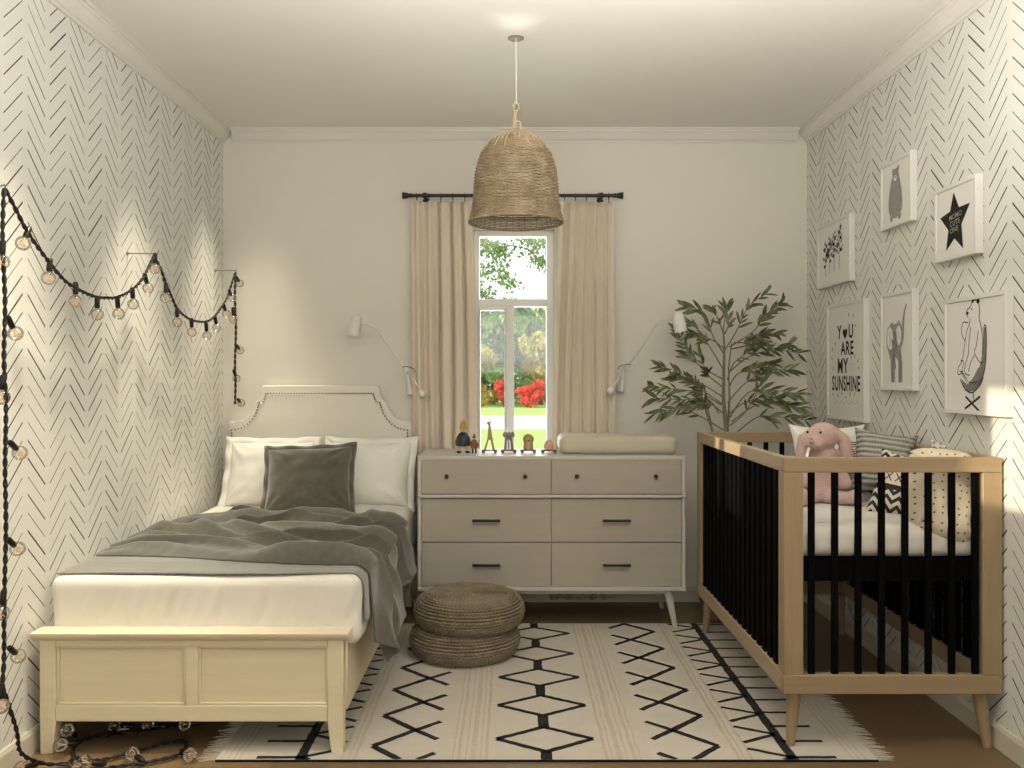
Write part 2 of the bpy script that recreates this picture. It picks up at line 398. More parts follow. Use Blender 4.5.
# ------------------------------------------------------------------ outdoors
def garden():
    GZ = -.45
    def gm(name, c1, c2, s):
        t = NT(name); o = t.obj(); t.color(t.mix(t.noise(o, s, 4, .7), c1, c2)); t.b.inputs['Roughness'].default_value = 1; return t.mat
    grass = gm('lawn_grass', (.22, .42, .06), (.45, .60, .16), 1.2)
    struct('lawn', MB().box(-40, 40, 5.4, 110, GZ - .2, GZ), grass, smooth=0)
    struct('path', MB().box(-40, 40, 28.5, 38, GZ, GZ + .02), gm('pale_gravel', (.75, .72, .66), (.86, .83, .78), 3), smooth=0)
    bark = gm('tree_bark', (.08, .06, .04), (.14, .11, .08), 5)
    def leafm(name, cols):
        t = NT(name); o = t.obj()
        f = t.noise(o, .9, 3, .7); g = t.noise(o, 7, 1)
        a = t.math('ADD', t.math('MULTIPLY', f, .6), t.math('MULTIPLY', g, .4))
        t.color(t.ramp(a, [(.30 + .4 * i / (len(cols) - 1), c) for i, c in enumerate(cols)])); t.b.inputs['Roughness'].default_value = .8
        t.b.inputs['Specular IOR Level'].default_value = .1
        tr = t.n('ShaderNodeBsdfTranslucent'); t.l(t.b.inputs['Base Color'].links[0].from_socket, tr.inputs[0])
        mx = t.n('ShaderNodeMixShader'); mx.inputs[0].default_value = .35
        t.l(t.b.outputs[0], mx.inputs[1]); t.l(tr.outputs[0], mx.inputs[2]); t.l(mx.outputs[0], t.out.inputs[0])
        return t.mat
    mats = dict(green=leafm('green_leaves', [(.05, .13, .035), (.14, .28, .07), (.30, .44, .13)]),
                yellow=leafm('yellow_leaves', [(.35, .38, .06), (.75, .62, .14), (.9, .82, .35)]),
                orange=leafm('orange_leaves', [(.12, .22, .06), (.45, .40, .10), (.75, .45, .16)]),
                red=leafm('red_leaves', [(.45, .04, .03), (.75, .10, .08), (.85, .28, .20)]),
                near=leafm('near_leaves', [(.09, .15, .05), (.19, .28, .09), (.32, .38, .14)]))
    def crown(mb, c, rad, n, size, rnd):
        for _ in range(n):
            while True:
                p = Vector((rnd.uniform(-1, 1), rnd.uniform(-1, 1), rnd.uniform(-1, 1)))
                if .25 < p.length < 1: break
            q = Vector((c[0] + p.x * rad[0], c[1] + p.y * rad[1], c[2] + p.z * rad[2]))
            if noise.noise(q * .9 + Vector((c[0], 0, 0))) < -.25: continue
            R3 = Euler((rnd.uniform(0, 6.3), rnd.uniform(0, 6.3), rnd.uniform(0, 6.3))).to_matrix()
            s = size * rnd.uniform(.6, 1.3)
            mb.add([q + R3 @ Vector(a) * s for a in ((-.5, 0, 0), (0, -.3, .08), (.5, 0, 0), (0, .3, .08))], [(0, 1, 2, 3)])
    def tree(name, label, cat, x, y, h, rad, kind, n, size, seed, base=.25, group=None):
        rnd = random.Random(seed); t = thing(name, label, cat, (x, y, GZ), group)
        m = MB(); m.tube([(x, y, GZ), (x + .1, y, GZ + h * .3), (x - .05, y, GZ + h * .75)], [.03 * h, .022 * h, .008 * h], 8)
        for k in range(5):
            a = rnd.uniform(0, 6.3); z = GZ + h * rnd.uniform(.28, .6)
            m.tube([(x, y, z), (x + math.cos(a) * rad * .4, y + math.sin(a) * rad * .4, z + h * .12), (x + math.cos(a) * rad * .75, y + math.sin(a) * rad * .75, z + h * .22)], [.01 * h, .007 * h, .003 * h], 5)
        obj('trunk', m, bark, t)
        m = MB()
        for k in range(9):
            a = rnd.uniform(0, 6.3); rr = rad * rnd.uniform(.15, .6); zz = GZ + h * (base + (1 - base) * rnd.uniform(.15, .85))
            crown(m, (x + math.cos(a) * rr, y + math.sin(a) * rr, zz), (rad * .55, rad * .55, h * .17), n // 9, size, rnd)
        obj('foliage', m, mats[kind], t, smooth=0)
        return t
    L = [(-13, 57, 7.5, 3.2, 'green'), (-8.5, 55, 7.8, 3.3, 'orange'), (-4.2, 57, 7.9, 3.3, 'green'), (-1.1, 53.5, 6.9, 2.4, 'green'), (.75, 56, 6.9, 2.3, 'green'), (3.1, 57, 7.4, 2.1, 'yellow'), (1.9, 52.5, 4.4, 1.5, 'orange'), (-1.9, 51.5, 3.6, 1.4, 'orange'), (7.5, 56, 8, 3.2, 'green'), (12.5, 57, 7.5, 3.4, 'orange')]
    names = ['green tree at the far left end of the row beyond the lawn', 'orange autumn tree second from the left end beyond the lawn', 'tall green tree beyond the lawn left of the window opening', 'green tree seen through the left lower window pane', 'green tree standing behind the window mullion and centre', 'bright yellow tree in the upper corner of the right window pane', 'low orange and green tree above the red shrub', 'low orange tinted tree above the dark gap beyond the lawn', 'tall green tree beyond the lawn right of the window opening', 'orange autumn tree at the far right end of the row']
    for i, (x, y, h, r, k) in enumerate(L):
        tree('autumn_tree', names[i], 'tree', x, y, h, r, k, 4500, .42, 20 + i, .02, 'autumn trees beyond the lawn')
    for i, (x, y, h, r, k, lb) in enumerate([(1.15, 48, 1.75, 1.0, 'red', 'round bright red shrub in the right lower window pane'), (2.5, 48.6, 1.4, .6, 'red', 'smaller red shrub behind the right edge of the window'), (-.35, 49, 1.6, .5, 'red', 'dark red shrub left of the window mullion'), (-1.75, 48.4, 1.2, .6, 'orange', 'low orange shrub at the left edge of the window'), (.1, 50.5, 2.4, 1.9, 'green', 'dark green shrub behind the red and orange ones')]):
        tree('garden_shrub', lb, 'shrub', x, y, h, r, k, 3000, .20, 60 + i, .0, 'low shrubs at the far edge of the lawn')
    # near tree whose branches hang into the top pane
    rnd = random.Random(5); t = thing('birch_tree', 'tree with fine green sprays hanging into the top window pane', 'tree', (-2.6, 14.5, GZ))
    m = MB(); m.tube([(-2.6, 14.5, GZ), (-2.5, 14.5, 2), (-2.7, 14.5, 5.6)], [.16, .12, .06], 10)
    lf = MB()
    for (x1, z1) in [(.35, 3.75), (.62, 3.35), (-.05, 3.4), (.05, 2.9), (-.3, 2.75), (-.05, 2.45), (-.45, 3.1), (-.3, 3.6), (.1, 3.85), (.65, 3.7), (.2, 2.3), (-.35, 2.35), (-.5, 2.0), (-.9, 2.6), (-1.2, 3.2)]:
        z0 = z1 + rnd.uniform(-.2, .7); y1 = 14.5 + rnd.uniform(-.7, .7)
        P = [Vector((-2.55, 14.5, z0)), Vector((-1.5, 14.5 + (y1 - 14.5) * .5, z0 + .35)), Vector((x1 - .35, y1, z1 + .16)), Vector((x1, y1, z1 - .12))]
        m.tube(P, [.035, .02, .009, .003], 5)
        for _ in range(260):
            s = rnd.random() ** .6
            a = P[1].lerp(P[2], s) if rnd.random() < .35 else P[2].lerp(P[3], s)
            q = a + Vector((rnd.gauss(0, .09), rnd.gauss(0, .12), rnd.gauss(-.03, .08)))
            R3 = Euler((rnd.uniform(0, 6.3), rnd.uniform(0, 6.3), rnd.uniform(0, 6.3))).to_matrix(); sz = .085 * rnd.uniform(.6, 1.2)
            lf.add([q + R3 @ Vector(b) * sz for b in ((-.5, 0, 0), (0, -.32, .08), (.5, 0, 0), (0, .32, .08))], [(0, 1, 2, 3)])
    obj('trunk', m, bark, t); obj('foliage', lf, mats['near'], t, smooth=0)
garden()

# ------------------------------------------------------------------ curtains and rod
def t_curtain():
    t = NT('linen_curtain'); o = t.obj()
    f = t.noise(t.map(o, (60, 60, 700)), 1, 3, .6); g = t.noise(t.map(o, (500, 500, 30)), 1, 2, .6)
    a = t.math('ADD', t.math('MULTIPLY', f, .5), t.math('MULTIPLY', g, .5))
    t.color(t.mix(a, (.78, .68, .55), (.90, .81, .68))); t.b.inputs['Roughness'].default_value = .9; t.b.inputs['Sheen Weight'].default_value = .2; t.b.inputs['Specular IOR Level'].default_value = .1
    t.bump(a, .35, .001)
    tr = t.n('ShaderNodeBsdfTranslucent'); tr.inputs[0].default_value = (.6, .5, .4, 1)
    mx = t.n('ShaderNodeMixShader'); mx.inputs[0].default_value = .14
    t.l(t.b.outputs[0], mx.inputs[1]); t.l(tr.outputs[0], mx.inputs[2]); t.l(mx.outputs[0], t.out.inputs[0])
    return t.mat
M['curtain'] = t_curtain()
ROD = Vector((0, 4.93, EYE + (376 - 195.5) * 4.93 / 860))
def curtain(x0, x1, x1t, label, seed, nfold):
    t = thing('curtain', label, 'curtain', ((x0 + x1) / 2, 4.93, .03), 'linen curtains on the black rod')
    rnd = random.Random(seed); ph = [rnd.uniform(-.25, .25) for _ in range(nfold * 3)]
    ztop = ROD.z - .035
    def fn(u, v):
        z = .03 + (ztop - .03) * v
        a = x0 if x0 < x1 else x0; b = x1 + (x1t - x1) * v ** 3
        k = u * nfold * 2 * PI
        j = int(u * nfold)
        amp = .024 * (1 - .35 * v) * (1 + .25 * math.sin(j * 2.3 + seed))
        y = 4.935 + amp * math.sin(k + ph[j] * 2) + .007 * math.sin(k * 2.1 + 1.3 + v * 1.2) + .004 * noise.noise(Vector((u * 9, v * 3, seed)))
        x = a + (b - a) * u + .004 * math.cos(k * 1.0) + .004 * math.sin(v * 5 + j)
        return Vector((x, min(y, 4.985), z))
    obj('fabric_panel', MB().grid(fn, 200, 40), M['curtain'], t, solid=.003)
    n = nfold
    for i in range(n):
        u = (i + .5) / n; x = x0 + (x1t - x0) * u
        mm = MB(); pts = [(x, 4.93 + .017 * math.cos(a), ROD.z - .006 + .019 * math.sin(a)) for a in [2 * PI * q / 16 for q in range(16)]]
        mm.tube(pts, .0022, 6, closed=True); mm.tube([(x, 4.93, ROD.z - .025), (x, 4.93, ROD.z - .042)], .002, 5)
        obj('curtain_ring', mm, M['black'], t)
curtain(-.568, -.190, -.225, 'beige linen curtain hanging left of the window', 2, 5)
curtain(.598, .236, .280, 'beige linen curtain hanging right of the window', 5, 5)
t = thing('curtain_rod', 'black metal curtain rod with flared finials above the window', 'curtain rod', ROD + Vector((.02, 0, 0)))
xa, xb = (402 - 510) * 4.93 / 860, (623.5 - 510) * 4.93 / 860
obj('rod', MB().tube([(xa + .04, 4.93, ROD.z), (xb - .04, 4.93, ROD.z)], .0095, 12), M['black'], t)
for s, x in ((1, xa), (-1, xb)):
    MX = Matrix.Translation((x, 4.93, ROD.z)) @ Matrix.Rotation(s * PI / 2, 4, 'Y')
    obj('finial', MB().lathe([(.002, 0), (.019, .002), (.021, .010), (.016, .014), (.018, .022), (.011, .040), (.013, .046), (.013, .056)], 20, M=MX), M['black'], t)
for x in ((425 - 510) * 4.93 / 860, (601 - 510) * 4.93 / 860):
    mm = MB().tube([(x, 4.998, ROD.z - .02), (x, 4.93, ROD.z - .016)], .006, 8).lathe([(.016, -.012), (.017, 0), (.016, .012)], 16, c=(0, 0, 0), M=Matrix.Translation((x, 4.93, ROD.z)) @ Matrix.Rotation(PI / 2, 4, 'Y'))
    mm.lathe([(.02, 0), (.02, .004)], 16, M=Matrix.Translation((x, 4.999, ROD.z - .02)) @ Matrix.Rotation(PI / 2, 4, 'X'))
    obj('bracket', mm, M['black'], t)

# ------------------------------------------------------------------ pendant lamp
LY = 3.64; LX = (516 - 510) * LY / 860
def pz(y): return EYE + (376 - y) * LY / 860
t = thing('pendant_lamp', 'bell-shaped woven seagrass pendant lamp hanging from the ceiling', 'lamp', (LX, LY, ZC))
obj('ceiling_canopy', MB().lathe([(.030, -.004), (.034, -.002), (.034, 0)], 24, c=(LX, LY, ZC)), M['steel'], t)
obj('cord', MB().tube([(LX, LY, ZC), (LX + .001, LY, pz(104))], .0022, 6), M['white'], t)
mm = MB()
lp = []
for i in range(40):   # rope eye, then the doubled rope running down
    a = -PI / 2 + 2 * PI * i / 39
    lp.append((LX + .012 * math.cos(a), LY, pz(106) + .018 * math.sin(a) - .004))
mm.tube(lp, .0035, 6); zt = pz(111)
for k in range(3):
    mm.tube([(LX - .005 + .006 * math.cos(q * .9 + k * 2.1), LY + .006 * math.sin(q * .9 + k * 2.1), zt - (zt - pz(131)) * q / 24) for q in range(25)], .004, 6)
mm.tube([(LX - .012, LY, pz(133)), (LX - .011, LY, pz(124)), (LX - .004, LY, pz(121.5)), (LX + .006, LY, pz(121)), (LX + .016, LY, pz(122)), (LX + .019, LY, pz(126)), (LX + .018, LY, pz(133))], .004, 6)
obj('rope_loop', mm, M['seapale'], t)
prof = [(131.0, 4), (132.5, 9.5), (135, 15.5), (137.8, 20.5), (142, 26.5), (147, 31), (154.7, 36), (163, 39), (172, 41.2), (183, 42.6), (194, 43.2), (204, 44), (211, 45.2), (217, 47), (222, 48.2)]
zr = [(pz(y), r * .972 * LY / 860) for y, r in prof]
def rad_at(z):
    for (z0, r0), (z1, r1) in zip(zr[:-1], zr[1:]):
        if z1 <= z <= z0: return r1 + (r0 - r1) * (z - z1) / (z0 - z1)
    return zr[-1][1] if z < zr[-1][0] else zr[0][1]
mm = MB(); ztop, zbot = zr[0][0], zr[-1][0]
# arc-length sampled weaver rings over 44 stakes
arc = [(zr[0][0], zr[0][1])]; acc = []
N = 400; zs = [ztop - (ztop - zbot) * i / N for i in range(N + 1)]; rs_ = [rad_at(z) for z in zs]
L = [0]
for i in range(N): L.append(L[-1] + math.hypot(zs[i + 1] - zs[i], rs_[i + 1] - rs_[i]))
rows = int(L[-1] / .0068)
for k in range(rows + 1):
    d = L[-1] * k / rows; i = min(range(N + 1), key=lambda q: abs(L[q] - d)); z, r = zs[i], rs_[i]
    n = 132; rr = random.Random(k); jit = rr.uniform(-.0008, .0008)
    wv = 22 if r > .07 else (11 if r > .035 else 6)
    pts = []
    for j in range(n):
        a = 2 * PI * j / n
        q = r + .0026 * math.sin(wv * a + (k % 2) * PI) + .0008 * noise.noise(Vector((a * 6, k * 3.1, 0)))
        pts.append((LX + q * math.cos(a), LY + q * math.sin(a), z + jit + .0014 * noise.noise(Vector((a * 5, k * 1.7, 4)))))
    mm.tube(pts, .0029 * rr.uniform(.85, 1.15), 5, closed=True)
obj('woven_shade', mm, M['seagrass'], t, smooth=60)
mm = MB(); top = [(pz(y), (r_ * .972 + .9) * LY / 860) for y, r_ in prof[:7]]; q_ = random.Random(8)
for j in range(64):
    a = 2 * PI * j / 64; k_ = q_.choice((5, 6, 6, 7)); tw = q_.uniform(-.03, .03)
    mm.tube([(LX + r_ * math.cos(a + tw * i), LY + r_ * math.sin(a + tw * i), z) for i, (z, r_) in enumerate(top[:k_])], [.0026] * (k_ - 1) + [.0012], 5)
obj('crown_strands', mm, M['seapale'], t)['label'] = 'pale straw strands fanning over the top'
mm = MB()
for j in range(44):
    a = 2 * PI * (j + .5) / 44
    mm.tube([(LX + (r - .001) * math.cos(a), LY + (r - .001) * math.sin(a), z) for z, r in zr], .0022, 5)
obj('stakes', mm, M['seagrass'], t)
mm = MB().tube([(LX + rad_at(zbot) * math.cos(2 * PI * j / 80), LY + rad_at(zbot) * math.sin(2 * PI * j / 80), zbot - .002) for j in range(80)], .0048, 8, closed=True)
obj('bottom_rim', mm, M['seagrass'], t)
obj('lamp_holder', MB().lathe([(.004, .16), (.014, .15), (.016, .09), (.018, .085), (.018, .05)], 16, c=(LX, LY, pz(131) - .19)), M['white'], t)
obj('bulb', MB().ball((LX, LY, pz(131) - .165), .03, 20), M['white'], t)

# ------------------------------------------------------------------ bed
BX0, BX1 = -1.652, -.556
t = thing('bed', 'cream single bed with arched upholstered headboard and panelled footboard', 'bed', (-1.10, 3.9, 0))
cx = (320.3 - 510) / 174.4; hz = lambda y: EYE + (376 - y) / 174.4
def half(lst, zb):
    Rr = [(cx + d / 174.4, hz(y)) for d, y in lst]; Rr.append((Rr[-1][0], zb))
    Lr = [(2 * cx - x, z) for x, z in Rr]
    return Lr[::-1] + Rr
outer = [(50, 385.2), (57.5, 385.5), (59, 388), (60.2, 396), (62, 399), (64.5, 400.5), (66.5, 406), (69.5, 412), (74, 417), (79.5, 420), (85, 421.3), (91.3, 421.5)]
inner = [(51.5, 393.3), (53.6, 394), (55, 399), (56.3, 401.6), (60, 402.6), (61.5, 407), (63.5, 413), (67, 419), (72, 424), (78, 427.8), (84, 429.6), (87.6, 430)]
obj('headboard_frame', MB().prism(half(outer, .0), 4.93, 4.985), M['upholst'], t, bevel=.008, bseg=3)
obj('headboard_panel', MB().prism(half(inner, .35), 4.915, 4.935), M['upholst'], t, bevel=.010, bseg=4)
pl = half(inner, .75); mm = MB()
for (a, b) in zip(pl[:-1], pl[1:]):
    d = math.hypot(b[0] - a[0], b[1] - a[1]); n = max(1, round(d / .0165))
    for i in range(n):
        mm.ball((a[0] + (b[0] - a[0]) * i / n, 4.913, a[1] + (b[1] - a[1]) * i / n), (.0052, .004, .0052), 8)
obj('nailhead_trim', mm, M['nail'], t)['label'] = 'line of dark bronze upholstery nailheads'
# footboard
FY0, FY1 = 2.975, 3.025
fb = thing('footboard', None, None, (-1.104, 3.0, .1)); fb.parent = t; fb.location = fb.location - t.location
mm = MB()
fx0, fx1 = -1.628, -.577
mm.box(fx0 + .045, fx1 - .045, FY0 + .018, FY1 - .01, .115, .405)        # recessed panel board
mm.box(fx0, fx0 + .055, FY0, FY1, .113, .40).box(fx1 - .055, fx1, FY0, FY1, .113, .40)
cxm = -1.104
mm.box(cxm - .022, cxm + .022, FY0 + .004, FY1 - .006, .165, .375)
mm.box(fx0 + .055, fx1 - .055, FY0 + .002, FY1 - .004, .113, .168).box(fx0 + .055, fx1 - .055, FY0 + .002, FY1 - .004, .372, .40)
obj('panel', mm, M['bedpaint'], fb, bevel=.003)
mm = MB()
for (a, b) in ((fx0 + .055, cxm - .022), (cxm + .022, fx1 - .055)):
    for q in ((a, b, .168, .176), (a, b, .364, .372)): mm.box(q[0], q[1], FY0 + .008, FY0 + .02, q[2], q[3])
    for q in ((a, a + .008), (b - .008, b)): mm.box(q[0], q[1], FY0 + .008, FY0 + .02, .168, .372)
obj('panel_moulding', mm, M['bedpaint'], fb, bevel=.003, bseg=3)
cp = [(FY0 - .004, .395), (FY0 - .010, .402), (FY0 - .018, .408), (FY0 - .022, .414), (FY0 - .024, .426), (FY1 + .014, .426), (FY1 + .014, .395)]
obj('top_cap', MB().sweep(cp, 'x', BX0, BX1), M['bedpaint'], fb, bevel=.003)
for x, s in ((fx0, 1), (fx1, -1)):
    mm = MB().taper((x + s * .021, 3.0, 0), (.042, .042), (x + s * .0285, 3.0, .116), (.055, .05))
    obj('leg', mm, M['bedpaint'], t, bevel=.003)
for x, s in ((cx - .5, 1), (cx + .5, -1)):
    obj('leg', MB().box(x - .025, x + .025, 4.87, 4.925, 0, .35), M['bedpaint'], t, bevel=.003)
obj('side_rail', MB().box(-.600, -.572, FY1, 4.93, .135, .395), M['bedpaint'], t, bevel=.004)
obj('side_rail', MB().box(-1.625, -1.597, FY1, 4.93, .135, .395), M['bedpaint'], t, bevel=.004)
mm = MB()
for i in range(14):
    y = 3.1 + i * .135; mm.box(-1.597, -.600, y, y + .07, .335, .352)
obj('slat_base', mm, M['bedpaint'], t)
obj('centre_beam', MB().box(-1.12, -1.08, FY1, 4.93, .28, .334).box(-1.12, -1.08, 3.9, 3.94, 0, .28), M['bedpaint'], t, bevel=.002)
obj('corner_brace', MB().prism([(-1.597, .27), (-1.597, .23), (-1.4, .335), (-1.46, .335)], 3.06, 3.10), M['bedpaint'], t)

MT = .602
def mdisp(v, n):
    d = 0
    if n.y < -.2 or n.x > .3:   # gathered sheet creases on the side faces
        k = 1 if n.y < -.2 else .5
        c = v.x if n.y < -.2 else v.y
        env = max(0, min(1, (v.z + .12) / .1)) * max(0, min(1, (.13 - v.z) / .1))
        d += k * .013 * noise.noise(Vector((c * 22 - v.z * 7, v.z * 1.6, 3))) * env
        d += k * .008 * noise.noise(Vector((c * 6, v.z * 3, 7)))
    d += .004 * noise.noise(Vector((v.x * 4, v.y * 4, v.z * 4)))
    return d
mm = MB().rbox(1.098, 1.89, .245, .036, 150, 60, 24, mdisp, M=Matrix.Translation((-1.076, 3.975, MT - .1225)))
mt = obj('bed_mattress', mm, M['sheet'], weld=True, smooth=80); tag(mt, 'single mattress under a white fitted sheet on the cream bed', 'mattress')

# throw blanket: flat woven part at the foot, bunched folds above, hanging over the right edge
def t_throw():
    t = NT('grey_throw_weave'); o = t.obj(); s = t.sep(o)
    st = t.noise(t.map(o, (3, 130, 3)), 1, 3, .6); g = t.noise(o, 300, 2)
    a = t.math('ADD', t.math('MULTIPLY', st, .65), t.math('MULTIPLY', g, .35))
    t.color(t.ramp(a, [(.34, (.12, .114, .096)), (.52, (.19, .18, .152)), (.68, (.27, .256, .218))])); t.b.inputs['Roughness'].default_value = .95; t.b.inputs['Sheen Weight'].default_value = .5; t.b.inputs['Specular IOR Level'].default_value = .1
    t.bump(a, .6, .0015)
    return t.mat
M['throw'] = t_throw()
M['throwd'] = fabric('grey_throw_back', (.085, .078, .062), (.145, .135, .108), scale=160, bump=.6, var=.2, sheen=.5)
XE = -.530   # right mattress edge
def over(s, lift, hangout, z0=MT):
    """s = distance from left bed edge along the cloth; returns x, z following the mattress edge"""
    xs = -1.61 + s; r = .045
    if xs < XE - r: return xs, z0 + lift
    q = xs - (XE - r)
    if q < r * PI / 2:
        a = q / r; return XE - r + (r + lift) * math.sin(a), z0 - r + (r + lift) * math.cos(a)
    h = q - r * PI / 2
    return XE + lift + hangout * min(1, h / .25), z0 - r - h
def flat(u, v):
    y = 3.055 + v * .75; Wd = 1.02 + .045 * PI / 2 + .135 + .012 * math.sin(v * 5)
    x, z = over(u * Wd, .006 + .003 * noise.noise(Vector((u * 6, v * 5, 1))) + (.012 * max(0, noise.noise(Vector((1, v * 9, 2)))) if u > .85 else 0), .015)
    return Vector((x, y + (.008 * math.sin(u * 9) if v < .1 else 0), z))
def bunch(u, v):
    # v 0..1 toward the pillows; long rolled folds with sharp creases between them
    s0 = .26 * max(0, (v - .7) / .3) ** 1.5
    s1 = 1.08 + .045 * PI / 2 + .16 + .13 * math.exp(-((v - .22) / .13) ** 2) + .035 * math.sin(v * 17) - .04 * v
    s = s0 + (s1 - s0) * u
    hang = max(0, (s - 1.08) / .3)
    yfront = 3.33 - .15 * min(1, u / .8) + .025 * math.sin(u * 7 + .4)
    yback = 4.13 + .05 * math.sin(u * 6) + .06 * u
    y = yfront + (yback - yfront) * v
    n1 = noise.noise(Vector((u * 1.9, v * 1.1, 5.3))); n2 = noise.noise(Vector((u * 3.6, v * 3.0, 15)))
    fan = v * (1 - .25 * hang) + .06 * hang
    ph = fan * 4.4 * PI + n1 * 4.0 + n2 * 1.2 - u * 1.0
    f1 = (.5 - .5 * math.cos(2 * ph)) ** 1.5
    ph2 = fan * 9.5 * PI + noise.noise(Vector((u * 2.6, v * 3, 29))) * 5 + u * 3.0
    f2 = (.5 - .5 * math.cos(2 * ph2)) ** 1.8
    amp = .55 + .45 * noise.noise(Vector((u * 3, v * 4, 40)))
    env = min(1, v / .05) * min(1, (1 - v) / .06)
    lift = .010 + env * (.062 * f1 * (amp + .35) + .020 * f2) + .003 * noise.noise(Vector((u * 30, v * 30, 3)))
    if v < .12: lift += .020 * math.sin(PI * v / .12)
    if u < .10: lift = .008 + (lift - .008) * (.3 + .7 * u / .10)
    if hang > 0: lift = .014 + env * (.050 * f1 + .018 * f2) * (.6 + .6 * min(1, hang))
    y += .050 * math.cos(ph) * env * min(1, u * 6) - .10 * hang * (1 - v)
    x, z = over(s, lift, .03)
    return Vector((x, y, z))
tb = thing('throw_blanket', 'grey woven throw blanket bunched across the bed and hanging off its right side', 'blanket', (-1.05, 3.7, MT))
obj('smooth_lower_layer', MB().grid(flat, 120, 90), M['throw'], tb, solid=.004, smooth=80)
obj('folded_upper_layer', MB().grid(bunch, 240, 300), M['throwd'], tb, solid=.006, smooth=80)

# pillows
def pillow(name, label, cat, w, h, th, loc, rot, mats, seed=0, flange=0, power=2.2, wr=.006, pinch=.06, group=None, n=56, cround=0):
    mm = MB()
    def side(sg):
        def fn(u, v):
            a, b = 2 * u - 1, 2 * v - 1
            ea = abs(a) ** 3.2; eb = abs(b) ** 3.2
            z = th / 2 * max(0, (1 - ea)) ** .55 * max(0, (1 - eb)) ** .55
            pc = 1 - pinch * (1 - a * a) * abs(b) ** 2; pd = 1 - pinch * (1 - b * b) * abs(a) ** 2
            q = abs(a * b) ** 3; x = a * w / 2 * pd * (1 - cround * q); y = b * h / 2 * pc * (1 - cround * q)
            k = max(0, (1 - ea) * (1 - eb))
            z += wr * k * noise.noise(Vector((a * 3 + seed, b * 3, seed * 1.7)))
            # creases radiating from the corners
            cr = 0
            for ca in (-1, 1):
                for cb in (-1, 1):
                    dx, dy = a - ca, b - cb; ang = math.atan2(dy, dx); rr = math.hypot(dx, dy)
                    cr += math.sin(ang * 11 + ca * 2 + cb + seed) * math.exp(-((rr - .38) / .25) ** 2)
            z += wr * .8 * cr * k ** .5
            return Vector((x, -sg * z, y + 0))
        return fn
    mm.grid(side(1), n, n); b0 = len(mm.f); mm.grid(side(-1), n, n)
    mm.f[b0:] = [f[::-1] for f in mm.f[b0:]]
    o = obj(name, mm, mats, weld=True, smooth=70, origin=(0, 0, 0))
    o.location = loc; o.rotation_euler = rot
    tag(o, label, cat, group)
    if flange:
        fm = MB()
        ww, hh = w / 2, h / 2; K = 40
        def ring(k, e):
            P = []
            for (ax, ay, bx, by) in ((-1, -1, 1, -1), (1, -1, 1, 1), (1, 1, -1, 1), (-1, 1, -1, -1)):
                for i in range(K):
                    f = i / K; a = ax + (bx - ax) * f; b = ay + (by - ay) * f
                    pc = 1 - pinch * (1 - a * a) * abs(b) ** 2; pd = 1 - pinch * (1 - b * b) * abs(a) ** 2
                    x = a * ww * pd + a * e; z = b * hh * pc + b * e
                    P.append(Vector((x, (.010 * math.sin(f * 19 + seed + ax) * k), z)))
            return P
        r0, r1 = ring(0, -.012), ring(1, flange); nn = len(r0)
        fm.add(r0 + r1, [(i, (i + 1) % nn, (i + 1) % nn + nn, i + nn) for i in range(nn)])
        f = obj('flange', fm, mats[0] if isinstance(mats, list) else mats, None, solid=.006, origin=(0, 0, 0), smooth=60)
        f.parent = o; f.location = (0, 0, 0)
    return o
g = 'white pillows against the headboard'
pillow('bed_pillow', 'white pillow leaning on the headboard by the wallpapered wall', 'pillow', .46, .37, .17, px(270, 474, 4.74), (R(-24), 0, R(2)), M['sheetl'], 1, .035, group=g, wr=.009)
pillow('bed_pillow', 'white pillow leaning on the headboard beside the dresser', 'pillow', .46, .37, .17, px(369, 474, 4.74), (R(-24), 0, R(-2)), M['sheetl'], 4, .035, group=g, wr=.009)
pillow('throw_cushion', 'square grey velvet cushion in front of the white pillows', 'cushion', .445, .36, .15, px(309, 480, 4.46), (R(-27), R(-2), R(3)), M['greyv'], 9, .022, wr=.010)

# ------------------------------------------------------------------ dresser
DX0, DX1, DY0, DY1, DZ0, DZ1 = -.476, .905, 4.43, 4.88, .202, .898
t = thing('dresser', 'pale six-drawer dresser on splayed legs under the window', 'dresser', ((DX0 + DX1) / 2, (DY0 + DY1) / 2, 0))
mm = MB(); th = .020
mm.box(DX0, DX1, DY0, DY1, DZ1 - th, DZ1).box(DX0, DX1, DY0, DY1, DZ0, DZ0 + .022).box(DX0, DX0 + th, DY0, DY1, DZ0 + .022, DZ1 - th).box(DX1 - th, DX1, DY0, DY1, DZ0 + .022, DZ1 - th)
mm.box(DX0 + th, DX1 - th, DY1 - .012, DY1, DZ0, DZ1 - th)
mm.box(DX0 + th, DX1 - th, DY0 + .03, DY0 + .04, DZ0 + .02, DZ1 - th)
obj('body', mm, M['dressf'], t, bevel=.0025)
dz = lambda y: EYE - (y - 376) * 4.43 / 860
obj('waist_rail', MB().box(DX0 + .004, DX1 - .004, DY0 - .014, DY0 + .02, dz(497.6), dz(494.6)), M['dressf'], t, bevel=.003)
mid = (551.2 - 510) * 4.43 / 860
